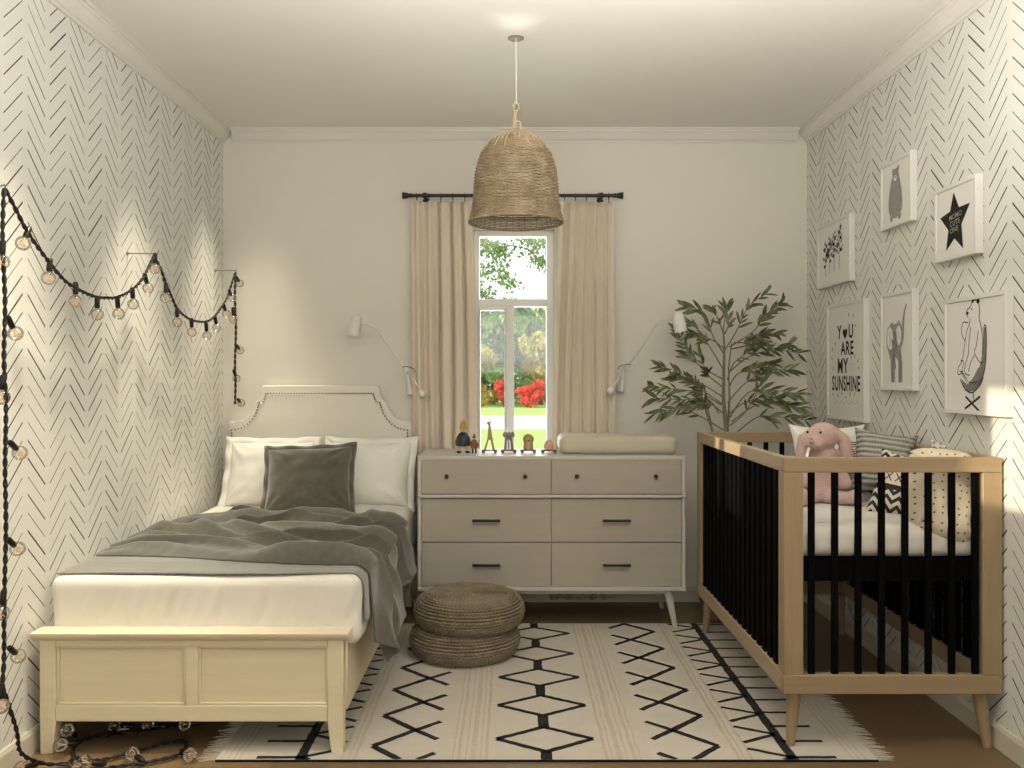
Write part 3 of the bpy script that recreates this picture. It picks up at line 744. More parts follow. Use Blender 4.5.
for (ya, yb, kind) in ((459.3, 493.8, 'k'), (498.4, 541.9, 'h'), (542.9, 586.4, 'h')):
    for (xa, xb) in ((DX0 + .022, mid - .0015), (mid + .0015, DX1 - .022)):
        d = obj('drawer', MB().box(xa, xb, DY0 + .003, DY0 + .022, dz(yb), dz(ya)).box(xa + .02, xb - .02, DY0 + .022, DY0 + .028, dz(yb) + .01, dz(ya) - .01), M['dress'], t, bevel=.0015)
        zc = (dz(ya) + dz(yb)) / 2
        if kind == 'k':
            for fx in (.193, .80):
                x = xa + (xb - xa) * fx
                obj('knob', MB().lathe([(.005, 0), (.005, .010), (.0105, .014), (.0105, .022), (.008, .025)], 14, M=Matrix.Translation((x, DY0 + .003, zc + .002)) @ Matrix.Rotation(PI / 2, 4, 'X')), M['black'], d)
        else:
            xc = (xa + xb) / 2
            mm = MB().box(xc - .072, xc + .072, DY0 - .026, DY0 - .016, zc - .006, zc + .006).box(xc - .062, xc - .054, DY0 - .018, DY0 + .004, zc - .004, zc + .004).box(xc + .054, xc + .062, DY0 - .018, DY0 + .004, zc - .004, zc + .004)
            obj('handle', mm, M['black'], d, bevel=.0015)
for sx, sy in ((0, 0), (1, 0), (0, 1), (1, 1)):
    x = DX0 + .085 if sx == 0 else DX1 - .085; y = DY0 + .05 if sy == 0 else DY1 - .05
    ox = -.038 if sx == 0 else .038; oy = -.025 if sy == 0 else .025
    obj('leg', MB().tube([(x, y, DZ0), (x + ox, y + oy, 0)], [.023, .012], 16), M['dressf'], t)
mm = MB().prism([(DX0 + .03, DZ0), (DX0 + .10, DZ0 - .028), (DX1 - .10, DZ0 - .028), (DX1 - .03, DZ0)], DY0 + .05, DY0 + .07)
obj('apron', mm, M['dressf'], t)

# changing pad
def pdisp(v, n):
    d = .0025 * noise.noise(Vector((v.x * 14, v.y * 5, v.z * 20)))
    return d
mm = MB().rbox(.62, .30, .098, .036, 60, 30, 14, pdisp)
mm.v = [(x, y, z + (.012 * ((abs(y) / .15) ** 2 - .7) if z > 0 else 0) ) for x, y, z in mm.v]
mm.v = [(x + .570, y + 4.655, z + DZ1 + .049) for x, y, z in mm.v]
cpd = obj('changing_pad', mm, M['pad'], weld=True, smooth=80); tag(cpd, 'satin beige baby changing pad lying on the dresser top', 'changing pad')

# ------------------------------------------------------------------ toys on the dresser
TZ = DZ1
tm = dict(yellow=paint('mustard_felt', (.50, .32, .05), .7, .1, .3), navy=paint('charcoal_paint', (.02, .022, .028), .5, .1, 0), cream=paint('birch_wood', (.66, .52, .36), .5, .05, 0),
          brown=paint('redwood', (.26, .085, .04), .5, .15, 0), walnut=paint('walnut', (.16, .09, .05), .45, .15, 0), tan=paint('beech', (.45, .28, .19), .5, .1, 0), gray=paint('grey_stain', (.22, .19, .20), .5, .1, 0), pink=paint('pink_paint', (.62, .36, .32), .45, .05, 0), gold=paint('lion_gold', (.42, .27, .07), .5, .1, 0))
TY = 4.60
def tx(p): return (p - 510) * TY / 860
x = tx(463.3)
t = thing('wooden_doll', 'round wooden doll with black cape and mustard cap on the dresser', 'toy', (x, TY, TZ))
obj('cape', MB().lathe([(.012, .112), (.024, .105), (.036, .085), (.043, .062), (.042, .042), (.034, .038), (.001, .040)], 28, c=(x, TY, TZ)), tm['navy'], t)
obj('head', MB().ball((x, TY, TZ + .125), (.0165, .0165, .017), 20), tm['cream'], t)
obj('cap', MB().lathe([(.0185, .128), (.0185, .142), (.015, .160), (.008, .172), (.001, .175)], 24, c=(x, TY, TZ)), tm['yellow'], t)
obj('nose', MB().ball((x, TY - .017, TZ + .123), .0028, 10), M['ink'], t)
for s in (-1, 1):
    l = obj('leg', MB().tube([(x + s * .019, TY, TZ + .045), (x + s * .021, TY, TZ + .008)], .0085, 12), tm['cream'], t)
    obj('shoe', MB().ball((x + s * .023, TY - .006, TZ + .006), (.014, .018, .0062), 16), M['ink'], l)
    obj('arm', MB().tube([(x + s * .040, TY - .006, TZ + .068), (x + s * .050, TY - .012, TZ + .062)], [.004, .003], 8), tm['cream'], t)
x = tx(474.3)
t = thing('wooden_warrior', 'small brown wooden warrior with helmet, spear and shield on the dresser', 'toy', (x, TY - .01, TZ))
yy = TY - .01
obj('tunic', MB().lathe([(.006, .074), (.015, .066), (.018, .045), (.017, .026), (.002, .026)], 20, c=(x, yy, TZ)), tm['brown'], t)
obj('head', MB().ball((x, yy, TZ + .079), .0085, 14), tm['cream'], t)
obj('helmet', MB().lathe([(.0095, .081), (.0095, .088), (.006, .097), (.001, .106)], 16, c=(x, yy, TZ)), tm['walnut'], t)
obj('shield', MB().lathe([(.001, .004), (.010, .003), (.0135, 0), (.001, 0)], 20, M=Matrix.Translation((x + .014, yy - .016, TZ + .045)) @ Matrix.Rotation(PI / 2, 4, 'X')), tm['brown'], t)
obj('spear', MB().tube([(x - .021, yy - .006, TZ + .002), (x - .020, yy - .006, TZ + .095)], .0014, 6).tube([(x - .020, yy - .006, TZ + .095), (x - .020, yy - .006, TZ + .108)], [.003, .0003], 6), tm['cream'], t)
obj('arm', MB().tube([(x - .013, yy, TZ + .062), (x - .020, yy - .006, TZ + .050)], .003, 6), tm['brown'], t)
for s in (-1, 1): obj('leg', MB().tube([(x + s * .008, yy, TZ + .027), (x + s * .009, yy, TZ)], .0045, 10), M['ink'], t)
def cart(name, label, x):
    t = thing(name, label, 'toy', (x, TY, TZ), 'wheeled wooden animals on the dresser')
    obj('cart', MB().prism([(x - .044, TZ + .012), (x + .044, TZ + .012), (x + .040, TZ + .019), (x - .040, TZ + .019)], TY - .016, TY + .016), tm['walnut'], t, bevel=.002)
    for s in (-1, 1):
        for f in (-1, 1):
            obj('wheel', MB().lathe([(.0095, -.0025), (.0095, .0025)], 20, M=Matrix.Translation((x + s * .032, TY + f * .0195, TZ + .0097)) @ Matrix.Rotation(PI / 2, 4, 'X')), tm['walnut'], t, bevel=.001)
    return t
x = tx(489.5); t = cart('wheeled_giraffe', 'tall wooden giraffe on a wheeled cart on the dresser', x)
gz = TZ + .019
P = [(-.030, 0), (-.018, 0), (-.004, .052), (.004, .054), (.016, 0), (.029, 0), (.016, .060), (.010, .100), (.006, .135), (.004, .148), (-.004, .150), (-.013, .146), (-.015, .138), (-.006, .132), (-.008, .10), (-.012, .06)]
obj('body', MB().prism([(x + a, gz + b) for a, b in P], TY - .009, TY + .009), tm['tan'], t, bevel=.002)
for a in (-.003, .004): obj('horn', MB().tube([(x + a, TY, gz + .146), (x + a * 1.6, TY, gz + .160)], .0015, 6).ball((x + a * 1.6, TY, gz + .161), .0025, 8), tm['walnut'], t)
obj('ear', MB().ball((x + .011, TY, gz + .146), (.006, .003, .003), 10), tm['tan'], t)
obj('tail', MB().tube([(x + .012, TY, gz + .07), (x + .024, TY, gz + .05)], .0012, 5), tm['walnut'], t)
x = tx(508.7); t = cart('wheeled_elephant', 'grey wooden elephant with big ears on a wheeled cart', x)
P = [(-.026, 0), (-.013, 0), (-.009, .045), (-.003, .055), (-.003, .004), (.003, .004), (.003, .055), (.009, .045), (.013, 0), (.026, 0), (.020, .055), (.016, .086), (-.016, .086), (-.020, .055)]
obj('body', MB().prism([(x + a, gz + b) for a, b in P], TY - .012, TY + .012), tm['gray'], t, bevel=.002)
obj('head', MB().ball((x, TY - .012, gz + .078), (.015, .010, .017), 16), tm['gray'], t)
for s in (-1, 1): obj('ear', MB().ball((x + s * .020, TY - .008, gz + .080), (.012, .003, .016), 14), tm['gray'], t)
x = tx(528.3); t = cart('wheeled_lion', 'golden brown wooden lion with round mane on a wheeled cart', x)
obj('body', MB().lathe([(.001, 0), (.026, .001), (.027, .02), (.022, .045), (.001, .06)], 20, c=(x, TY, gz)), tm['tan'], t)
mm = MB().lathe([(.001, .006), (.020, .006), (.027, 0), (.020, -.006), (.001, -.006)], 20, M=Matrix.Translation((x, TY - .010, gz + .055)) @ Matrix.Rotation(PI / 2, 4, 'X'))
for k in range(14): mm.ball((x + .026 * math.cos(k * PI / 7), TY - .010, gz + .055 + .026 * math.sin(k * PI / 7)), .0055, 8)
obj('mane', mm, tm['gold'], t)
obj('face', MB().ball((x, TY - .017, gz + .053), (.014, .007, .014), 16), tm['tan'], t)
obj('nose', MB().ball((x, TY - .025, gz + .050), (.004, .003, .003), 10), M['ink'], t)
x = tx(548.8); t = cart('wheeled_hippo', 'pink egg-shaped wooden animal on a wheeled cart by the pad', x)
obj('body', MB().lathe([(.001, -.002), (.021, 0), (.026, .014), (.025, .030), (.018, .045), (.008, .053), (.001, .055)], 24, c=(x, TY, gz)), tm['pink'], t)
for s in (-1, 1): obj('foot', MB().ball((x + s * .013, TY - .016, gz + .004), (.007, .007, .005), 10), tm['pink'], t)

# ------------------------------------------------------------------ wall lamps
def wall_lamp(s, label, P):
    # P: px points shade top, shade bottom, arm points ..., joint, ball, bracket top, bracket bottom
    t = thing('wall_lamp', label, 'lamp', px(*P['bt'], 4.99), 'white wall lamps beside the window')
    Ya = 4.90; Ys = P.get('ys', 4.87)
    a, b = px(*P['st'], Ys), px(*P['sb'], Ys); d = (b - a); Ls = d.length; q = d.to_track_quat('Z', 'Y').to_matrix().to_4x4()
    MX = Matrix.Translation(a) @ q
    obj('lamp_shade', MB().lathe([(.001, -.010), (.014, -.007), (.026, .002), (.032, .018), (.034, .04), (.034, Ls), (.032, Ls), (.031, .04), (.02, .012), (.001, .008)], 28, M=MX), M['white'], t)
    obj('arm', MB().tube([px(*P['j'], Ya)] + [px(*p, Ya + (Ys - Ya) * min(1, i / 2.2)) for i, p in enumerate(P['arm'])], .0056, 8), M['white'], t)
    obj('joint', MB().ball(px(*P['j'], Ya), .012, 14).tube([px(*P['j'], Ya) + Vector((0, -.018, 0)), px(*P['j'], Ya) + Vector((0, .018, 0))], .010, 12), M['white'], t)
    obj('counterweight_arm', MB().tube([px(*P['j'], Ya), px(*P['ball'], Ya - .01)], .0040, 8), M['white'], t)
    obj('counterweight', MB().ball(px(*P['ball'], Ya - .01), .0225, 20), M['white'], t)
    c, e = px(*P['bt'], 4.955), px(*P['bb'], 4.955)
    mm = MB().tube([c, e], [.010, .016], 14).tube([px(*P['j'], Ya), c], .008, 8)
    obj('stem', mm, M['white'], t)
    obj('wall_plate', MB().box(e.x - .022, e.x + .022, 4.98, 4.998, e.z - .012, e.z + .055).box(e.x - .008, e.x + .008, 4.95, 4.98, e.z + .01, e.z + .03), M['white'], t, bevel=.006)
    j = px(*P['j'], Ya)
    mm = MB().tube([j + Vector((-s * .025 + s * .037 * (1 - math.cos(w)) * .95, -.03 * math.sin(w), .012 + .012 * math.sin(w) - .006 * w)) for w in [PI * 1.15 * q / 14 for q in range(15)]], .0022, 6)
    obj('cable_loop', mm, M['black'], t)
wall_lamp(1, 'white adjustable wall lamp above the right side of the bed', dict(st=(357, 316), sb=(353.8, 336), arm=[(402, 364.5), (375, 326.6), (362, 323.3), (356, 322.5)], j=(407, 369.5), ball=(422.6, 393.6), bt=(408, 373), bb=(410.2, 394)))
wall_lamp(-1, 'white adjustable wall lamp left of the potted olive tree', dict(st=(677.4, 313), sb=(681, 332), arm=[(630, 363), (657, 324.6), (671, 321.2), (678, 321)], j=(626, 367), ball=(611, 390.8), bt=(623.2, 372), bb=(621.6, 391), ys=4.62))

# ------------------------------------------------------------------ poufs
def pouf_mesh():
    mm = MB(); Rr, H = .251, .139; NT_, NR = 420, 21
    # profile: from the centre of the top outward, over the rim and under
    P = []
    for i in range(11): P.append((.004 + (Rr - .070) * i / 10, H - .002 * (i / 10)))
    for i in range(1, 13):
        a = PI * i / 12; P.append((Rr - .074 + .074 * math.sin(a) ** .9, H / 2 + (H / 2) * math.cos(a)))
    P.append((.02, .0))
    L = [0]
    for a, b in zip(P[:-1], P[1:]): L.append(L[-1] + math.hypot(a[0] - b[0], a[1] - b[1]))
    tot = L[21] if False else L[-2]
    rows = 30; per = 8; vs = []; K = rows * per
    for k in range(K + 1):
        d = tot * k / K; i = max(q for q in range(len(L)) if L[q] <= d + 1e-9); i = min(i, len(P) - 2)
        f = (d - L[i]) / (L[i + 1] - L[i]); r = P[i][0] + (P[i + 1][0] - P[i][0]) * f; z = P[i][1] + (P[i + 1][1] - P[i][1]) * f
        tx_, tz_ = P[i + 1][0] - P[i][0], P[i + 1][1] - P[i][1]; l = math.hypot(tx_, tz_); nx, nz = -tz_ / l, tx_ / l
        if nz < 0 and z > H * .9: nx, nz = -nx, -nz
        nx, nz = (-tz_ / l, tx_ / l)
        fr = (k % per) / per; row = k // per
        for j in range(NT_):
            a = 2 * PI * j / NT_
            cnt = max(12, round(rows * 2.6 * max(.12, r / Rr)) )
            cnt = round(90 * max(.15, round(r / Rr, 1)))
            ch = abs(math.sin(cnt * a / 2 + (1 if fr < .5 else -1) * (fr - .5) * PI * 1.2 + row * 1.9))
            dd = .0135 * math.sin(PI * fr) ** .8 * (.45 + .55 * ch)
            vs.append(((r + nx * -dd * -1 if False else r + dd * (-tz_ / l)) * math.cos(a), (r + dd * (-tz_ / l)) * math.sin(a), z + dd * (tx_ / l)))
    fs = []
    for k in range(K):
        for j in range(NT_):
            j2 = (j + 1) % NT_; fs.append((k * NT_ + j, (k + 1) * NT_ + j, (k + 1) * NT_ + j2, k * NT_ + j2))
    mm.add(vs, fs)
    return mm
mm = pouf_mesh()
pf = obj('woven_pouf', mm, M['braid'], smooth=60, origin=(0, 0, 0)); pf.location = (-.192, 4.06, .007 + .134)
tag(pf, 'braided round pouf, the upper of two stacked on the rug', 'pouf', 'stacked braided poufs')
p2 = copy_tree(pf); p2.location = (-.213, 4.06, .007); p2.rotation_euler = (0, 0, .7)
tag(p2, 'braided round pouf, the lower of two resting on the rug', 'pouf')

# ------------------------------------------------------------------ rug
def t_rug():
    t = NT('cream_rug_wool'); o = t.obj(); s = t.sep(o); X = s[0]
    f = t.noise(t.map(o, (14, 120, 10)), 1, 3, .7); wob = t.math('MULTIPLY', t.math('SUBTRACT', t.noise(t.map(o, (2, 9, 1)), 1, 2), .5), .012)
    ax = t.math('ABSOLUTE', t.math('ADD', X, wob))
    def band(c, w):
        return t.math('LESS_THAN', t.math('ABSOLUTE', t.math('SUBTRACT', ax, c)), w)
    base = t.mix(f, (.50, .455, .38), (.60, .545, .455))
    tot = None
    for c, w in ((.205, .006), (.225, .003), (.25, .009), (.275, .003), (.30, .006), (.32, .003), (.655, .006), (.675, .003), (.70, .005), (1.045, .005), (1.065, .004), (1.085, .003)):
        b = band(c, w); tot = b if tot is None else t.math('ADD', tot, b)
    brd = t.noise(t.map(o, (40, 12, 1)), 1, 2)
    col = t.mix(t.math('MULTIPLY', t.math('MINIMUM', tot, 1.0), t.math('MULTIPLY', brd, .75)), base, (.38, .29, .20))
    t.color(col); t.b.inputs['Roughness'].default_value = 1; t.b.inputs['Sheen Weight'].default_value = .2; t.b.inputs['Specular IOR Level'].default_value = .05
    w = t.n('ShaderNodeTexWave', wave_type='BANDS', bands_direction='Y'); t.l(o, w.inputs[0]); w.inputs['Scale'].default_value = 60; w.inputs['Distortion'].default_value = 2
    t.bump(t.math('ADD', w.outputs['Fac'], f), .5, .0015)
    return t.mat
M['rug'] = t_rug()
M['rugb'] = fabric('black_rug_yarn', (.004, .004, .004), (.009, .009, .008), scale=120, bump=.5, var=.2, sheen=.1)
RX0, RX1, RY0, RY1, RC = -1.0, 1.25, 2.92, 4.53, .125
mm = MB(); mm.box(RX0, RX1, RY0, RY1, .0005, .007, 0)
rr = random.Random(3)
def yarn(x0, y0, x1, y1, w, z=.0076):
    a, b = Vector((x0, y0)), Vector((x1, y1)); d = b - a; n = max(2, int(d.length / .02)); nn = Vector((-d.y, d.x)).normalized(); vs = []
    for i in range(n + 1):
        p = a + d * i / n
        for s in (-1, 1):
            q = p + nn * s * (w / 2 + rr.uniform(-.0018, .0018)); qy = min(RY1 - .001, max(RY0 + .001, q.y)); vs.append((q.x, qy, z))
    mm.add(vs, [(2 * i, 2 * i + 2, 2 * i + 3, 2 * i + 1) for i in range(n)], 1)
def cl(a): return max(RY0, min(RY1, a))
def seg(x0, y0, x1, y1, w):
    if max(y0, y1) < RY0 or min(y0, y1) > RY1: return
    def clip(xa, ya, xb, yb):
        if ya < RY0: xa += (xb - xa) * (RY0 - ya) / (yb - ya); ya = RY0
        if ya > RY1: xa += (xb - xa) * (RY1 - ya) / (yb - ya); ya = RY1
        return xa, ya
    xa, ya = clip(x0, y0, x1, y1); xb, yb = clip(x1, y1, xa, ya) if not (RY0 <= y1 <= RY1) else (x1, y1)
    yarn(xa, ya, xb, yb, w)
for k in range(-1, 6):
    yc = 3.087 + k * .3165
    for sx in (-1, 1):
        seg(RC, yc - .105, RC + sx * .172, yc, .024); seg(RC + sx * .172, yc, RC, yc + .105, .024)
    seg(RC, yc + .100, RC, yc + .2165, .040)
for k in range(-1, 7):
    yt = 3.028 + k * .271
    for sx in (-1, 1):
        seg(RC + sx * .608, yt, RC + sx * .480, yt + .128, .026); seg(RC + sx * .480, yt + .128, RC + sx * .385, yt + .215, .024)
        seg(RC + sx * .608, yt, RC + sx * .480, yt - .128, .026); seg(RC + sx * .480, yt - .128, RC + sx * .385, yt - .215, .024)
for sx in (-1, 1):
    xl = RC + sx * .840
    seg(xl, RY0, xl, RY1, .034)
    for k in range(13): seg(xl, 2.938 + k * .1305, xl + sx * .150, 2.938 + k * .1305, .020)
    for k in range(9):
        yv = 2.938 + k * .1885
        seg(xl, yv, xl - sx * .135, yv + .070, .020); seg(xl, yv, xl - sx * .135, yv - .070, .020)
mm.box(RX0, RX1, RY0 - .004, RY0, .0005, .0078, 1)
rug = thing('area_rug', 'cream flatweave rug with black geometric lines and fringed ends', 'rug', (RC, 3.725, 0))
obj('woven_field', mm, [M['rug'], M['rugb']], rug, smooth=0, origin=(RC, 3.725, 0))
for sx, xe in ((-1, RX0), (1, RX1)):
    mm = MB(); n = 210
    for i in range(n):
        y = RY0 + (RY1 - RY0) * (i + .5) / n; l = rr.uniform(.045, .075); dy = rr.uniform(-.012, .012)
        mm.tube([(xe, y, .005), (xe + sx * l * .5, y + dy * .4, .006), (xe + sx * l, y + dy, .0025)], [.0018, .0016, .0008], 4)
    obj('fringe', mm, M['rug'], rug)['kind'] = 'stuff'

# ------------------------------------------------------------------ crib
CX0, CX1, CY0, CY1 = .956, 1.718, 3.0, 4.40
CZ0, CZ1 = .200, 1.025
t = thing('crib', 'oak baby crib with black slats on tapered legs by the right wall', 'crib', ((CX0 + CX1) / 2, 3.7, 0))
pw = .068; pd = .035
for y, s in ((CY0, 1), (CY1, -1)):
    for x, q in ((CX0, 1), (CX1, -1)):
        x0, x1 = sorted((x, x + q * pw)); y0, y1 = sorted((y, y + s * pd))
        po = obj('corner_post', MB().box(x0, x1, y0, y1, CZ0 + .066, CZ1 - .052), M['oak'], t, bevel=.003)
        if s > 0:
            for zz in (CZ1 - .052 - .055, CZ0 + .066 + .065):
                xc = x + q * .018
                obj('screw_cap', MB().lathe([(.006, 0), (.006, .003)], 12, M=Matrix.Translation((xc, y, zz)) @ Matrix.Rotation(PI / 2, 4, 'X')), M['oakx'], po)
for y, s in ((CY0, 1), (CY1, -1)):
    y0, y1 = sorted((y, y + s * pd))
    obj('top_rail', MB().box(CX0, CX1, y0, y1, CZ1 - .052, CZ1), M['oakx'], t, bevel=.003)
    obj('bottom_rail', MB().box(CX0 - .002, CX1, y0 - .002, y1, CZ0, CZ0 + .066), M['oakx'], t, bevel=.003)
for x, s in ((CX0, 1), (CX1, -1)):
    x0, x1 = sorted((x, x + s * .030))
    obj('top_rail', MB().box(x0, x1, CY0 + pd, CY1 - pd, CZ1 - .052, CZ1), M['oaky'], t, bevel=.003)
    obj('bottom_rail', MB().box(x0, x1, CY0 + pd, CY1 - pd, CZ0, CZ0 + .066), M['oaky'], t, bevel=.003)
    obj('side_stile', MB().box(x0, x1, CY0 + pd, CY0 + pd + .03, CZ0 + .066, CZ1 - .052), M['oak'], t, bevel=.002)
    obj('side_stile', MB().box(x0, x1, CY1 - pd - .03, CY1 - pd, CZ0 + .066, CZ1 - .052), M['oak'], t, bevel=.002)
def slat(x, y, wx, wy):
    return obj('slat', MB().box(x - wx / 2, x + wx / 2, y - wy / 2, y + wy / 2, CZ0 + .060, CZ1 - .048), M['slat'], t, bevel=.002)
f0, f1 = (811 - 510) * 3.02 / 860, (974.6 - 510) * 3.02 / 860
for k in range(8):
    x = f0 + (f1 - f0) * k / 7
    slat(x, CY0 + .018, .0225, .014); slat(x, CY1 - .018, .0225, .014)
n = 17
for k in range(n):
    y = 3.135 + (4.275 - 3.135) * k / (n - 1)
    slat(CX0 + .015, y, .014, .040); slat(CX1 - .015, y, .014, .040)
for y, s in ((CY0 + .045, 1), (CY1 - .045, -1)):
    for x, q in ((CX0 + .055, 1), (CX1 - .055, -1)):
        obj('leg', MB().tube([(x, y + s * .012, CZ0 + .01), (x - q * .022, y - s * .008, .0085 if q > 0 else 0)], [.0265, .0150], 20), M['oak'], t)
mm = MB().box(CX0 + .035, CX1 - .035, CY0 + .04, CY1 - .04, .640, .662).box(CX0 + .035, CX1 - .035, CY0 + .04, CY0 + .06, .585, .64).box(CX0 + .035, CX1 - .035, CY1 - .06, CY1 - .04, .585, .64).box(CX0 + .035, CX0 + .055, CY0 + .04, CY1 - .04, .585, .64).box(CX1 - .055, CX1 - .035, CY0 + .04, CY1 - .04, .585, .64)
obj('mattress_support', mm, M['slat'], t)
mm = MB().rbox(.680, 1.31, .118, .045, 50, 60, 12, lambda v, n: .003 * noise.noise(Vector((v.x * 8, v.y * 8, v.z * 8))), M=Matrix.Translation(((CX0 + CX1) / 2, 3.70, .722)))
cm = obj('crib_mattress', mm, M['sheet'], weld=True, smooth=80); tag(cm, 'thin crib mattress under a cream sheet inside the crib', 'mattress')
CMZ = .781

# ---- things in the crib
def stripes(name, base, dark, scale, axis, thr=.5, dist=0, rough=.9):
    t = NT(name); o = t.obj(); w = t.n('ShaderNodeTexWave', wave_type='BANDS', bands_direction=axis); t.l(o, w.inputs[0]); w.inputs['Scale'].default_value = scale; w.inputs['Distortion'].default_value = dist
    f = t.math('GREATER_THAN', w.outputs['Fac'], thr); t.color(t.mix(f, base, dark)); t.b.inputs['Roughness'].default_value = rough
    t.bump(t.noise(o, 200, 2), .3, .001); return t.mat
def t_knit():
    t = NT('grey_green_knit'); o = t.obj(); s = t.sep(o)
    w = t.n('ShaderNodeTexWave', wave_type='BANDS', bands_direction='Z'); t.l(o, w.inputs[0]); w.inputs['Scale'].default_value = 14; w.inputs['Distortion'].default_value = 1.0
    w2 = t.n('ShaderNodeTexWave', wave_type='BANDS', bands_direction='X'); t.l(o, w2.inputs[0]); w2.inputs['Scale'].default_value = 30; w2.inputs['Distortion'].default_value = 2
    a = t.math('ADD', t.math('MULTIPLY', w.outputs['Fac'], .8), t.math('MULTIPLY', w2.outputs['Fac'], .2))
    t.color(t.ramp(a, [(.25, (.20, .195, .16)), (.7, (.42, .41, .36))])); t.b.inputs['Roughness'].default_value = .95; t.bump(a, .9, .006); return t.mat
def t_dots(name, base, dot, sc, rad):
    t = NT(name); o = t.obj(); s = t.sep(o); cx_ = t.n('ShaderNodeCombineXYZ'); t.l(s[0], cx_.inputs[0]); t.l(s[2], cx_.inputs[1])
    v = t.n('ShaderNodeTexVoronoi', voronoi_dimensions='2D'); t.l(cx_.outputs[0], v.inputs['Vector']); v.inputs['Scale'].default_value = sc; v.inputs['Randomness'].default_value = .35
    f = t.math('LESS_THAN', v.outputs['Distance'], rad); t.color(t.mix(f, base, dot)); t.b.inputs['Roughness'].default_value = .9
    t.bump(t.noise(o, 220, 2), .25, .001); return t.mat
def t_tribal():
    t = NT('tribal_print'); o = t.obj(); s = t.sep(o); X, Z = s[0], s[2]
    zig = t.math('MULTIPLY', t.math('PINGPONG', X, .022), 1.0)
    v = t.math('FRACT', t.math('DIVIDE', t.math('ADD', Z, zig), .034)); chev = t.math('LESS_THAN', v, .5)
    low = t.math('LESS_THAN', Z, -.03); band = t.math('LESS_THAN', t.math('ABSOLUTE', t.math('SUBTRACT', Z, -.022)), .010)
    xx = t.math('SUBTRACT', t.math('ABSOLUTE', t.math('SUBTRACT', t.math('FRACT', t.math('DIVIDE', X, .036)), .5)), t.math('ABSOLUTE', t.math('DIVIDE', t.math('SUBTRACT', Z, .018), .05)))
    cross = t.math('MULTIPLY', t.math('LESS_THAN', t.math('ABSOLUTE', xx), .07), t.math('LESS_THAN', t.math('ABSOLUTE', t.math('SUBTRACT', Z, .018)), .017))
    top = t.math('MULTIPLY', t.math('GREATER_THAN', Z, .075), chev)
    m_ = t.math('MINIMUM', t.math('ADD', t.math('ADD', t.math('MULTIPLY', low, chev), band), t.math('ADD', cross, top)), 1.0)
    t.color(t.mix(m_, (.66, .60, .50), (.02, .019, .018))); t.b.inputs['Roughness'].default_value = .9; t.bump(t.noise(o, 200, 2), .3, .001); return t.mat
def t_grid():
    t = NT('white_with_black_lines'); o = t.obj(); s = t.sep(o); X, Z = s[0], s[2]
    g1 = t.math('LESS_THAN', t.math('FRACT', t.math('DIVIDE', t.math('ADD', X, 1), .014)), .3); g2 = t.math('LESS_THAN', t.math('FRACT', t.math('DIVIDE', t.math('ADD', Z, 1), .018)), .3)
    edge = t.math('GREATER_THAN', t.math('ABSOLUTE', X), .062); line = t.math('MAXIMUM', g1, g2)
    t.color(t.mix(t.math('MULTIPLY', edge, line), (.72, .68, .60), (.025, .025, .03))); t.b.inputs['Roughness'].default_value = .9; t.bump(t.noise(o, 220, 2), .3, .001); return t.mat
g = 'cushions heaped in the crib'
pillow('crib_cushion', 'plain cream cushion with pointed corners behind the pink bunny', 'cushion', .35, .33, .12, px(829, 459, 3.98), (R(-14), 0, R(-4)), M['sheetl'], 3, pinch=.14, group=g)
pillow('crib_cushion', 'black and white striped cushion between bunny and grey knitted cushion', 'cushion', .26, .24, .09, px(872, 464, 3.84), (R(-12), R(-6), R(-14)), stripes('black_stripes', (.62, .58, .50), (.02, .02, .02), 30, 'Z', .5), 6, pinch=.12, group=g)
kc = pillow('crib_cushion', 'grey green knitted cushion in the middle of the crib heap', 'cushion', .25, .28, .13, px(883, 463, 3.60), (R(-20), R(7), R(-20)), t_knit(), 8, pinch=.13, group=g)
pillow('crib_cushion', 'cream cushion printed with black crosses and chevrons', 'cushion', .22, .27, .10, px(903, 487, 3.34), (R(-22), R(12), R(-30)), t_tribal(), 2, pinch=.12, group=g)
pillow('crib_cushion', 'grey speckled cushion at the wall behind the dotted one', 'cushion', .20, .26, .09, px(956, 474, 3.40), (R(-10), R(4), R(-20)), t_dots('grey_speckle', (.62, .60, .55), (.22, .22, .22), 45, .25), 12, pinch=.14, group=g)
pillow('crib_cushion', 'cream cushion with small brown dots at the front right of the crib', 'cushion', .235, .345, .19, px(941, 496, 3.13), (R(-16), R(5), R(-10)), t_dots('brown_dots', (.66, .57, .44), (.16, .10, .06), 36, .13), 5, pinch=-.02, wr=.010, group=g, cround=.10)
gp = pillow('crib_cushion', 'white cushion with black gridded edges and tassels at the back of the crib', 'cushion', .185, .22, .10, px(785, 478, 4.10), (R(-10), 0, R(4)), t_grid(), 7, pinch=.05, group=g)
mm = MB(); rr = random.Random(9)
for k in range(16):
    z = .06 + .05 * k / 15; mm.tube([(-.085, 0, z), (-.115, -.01 + rr.uniform(-.01, .01), z + (k - 7) * .0012 + .004), (-.155 - rr.uniform(0, .02), rr.uniform(-.02, .02), z + (k - 7) * .004)], [.0022, .0022, .0016], 5)
f = obj('tassels', mm, [M['rugb']], None, origin=(0, 0, 0)); f.parent = gp; f.location = (0, 0, 0); f['label'] = 'black tassel strands'

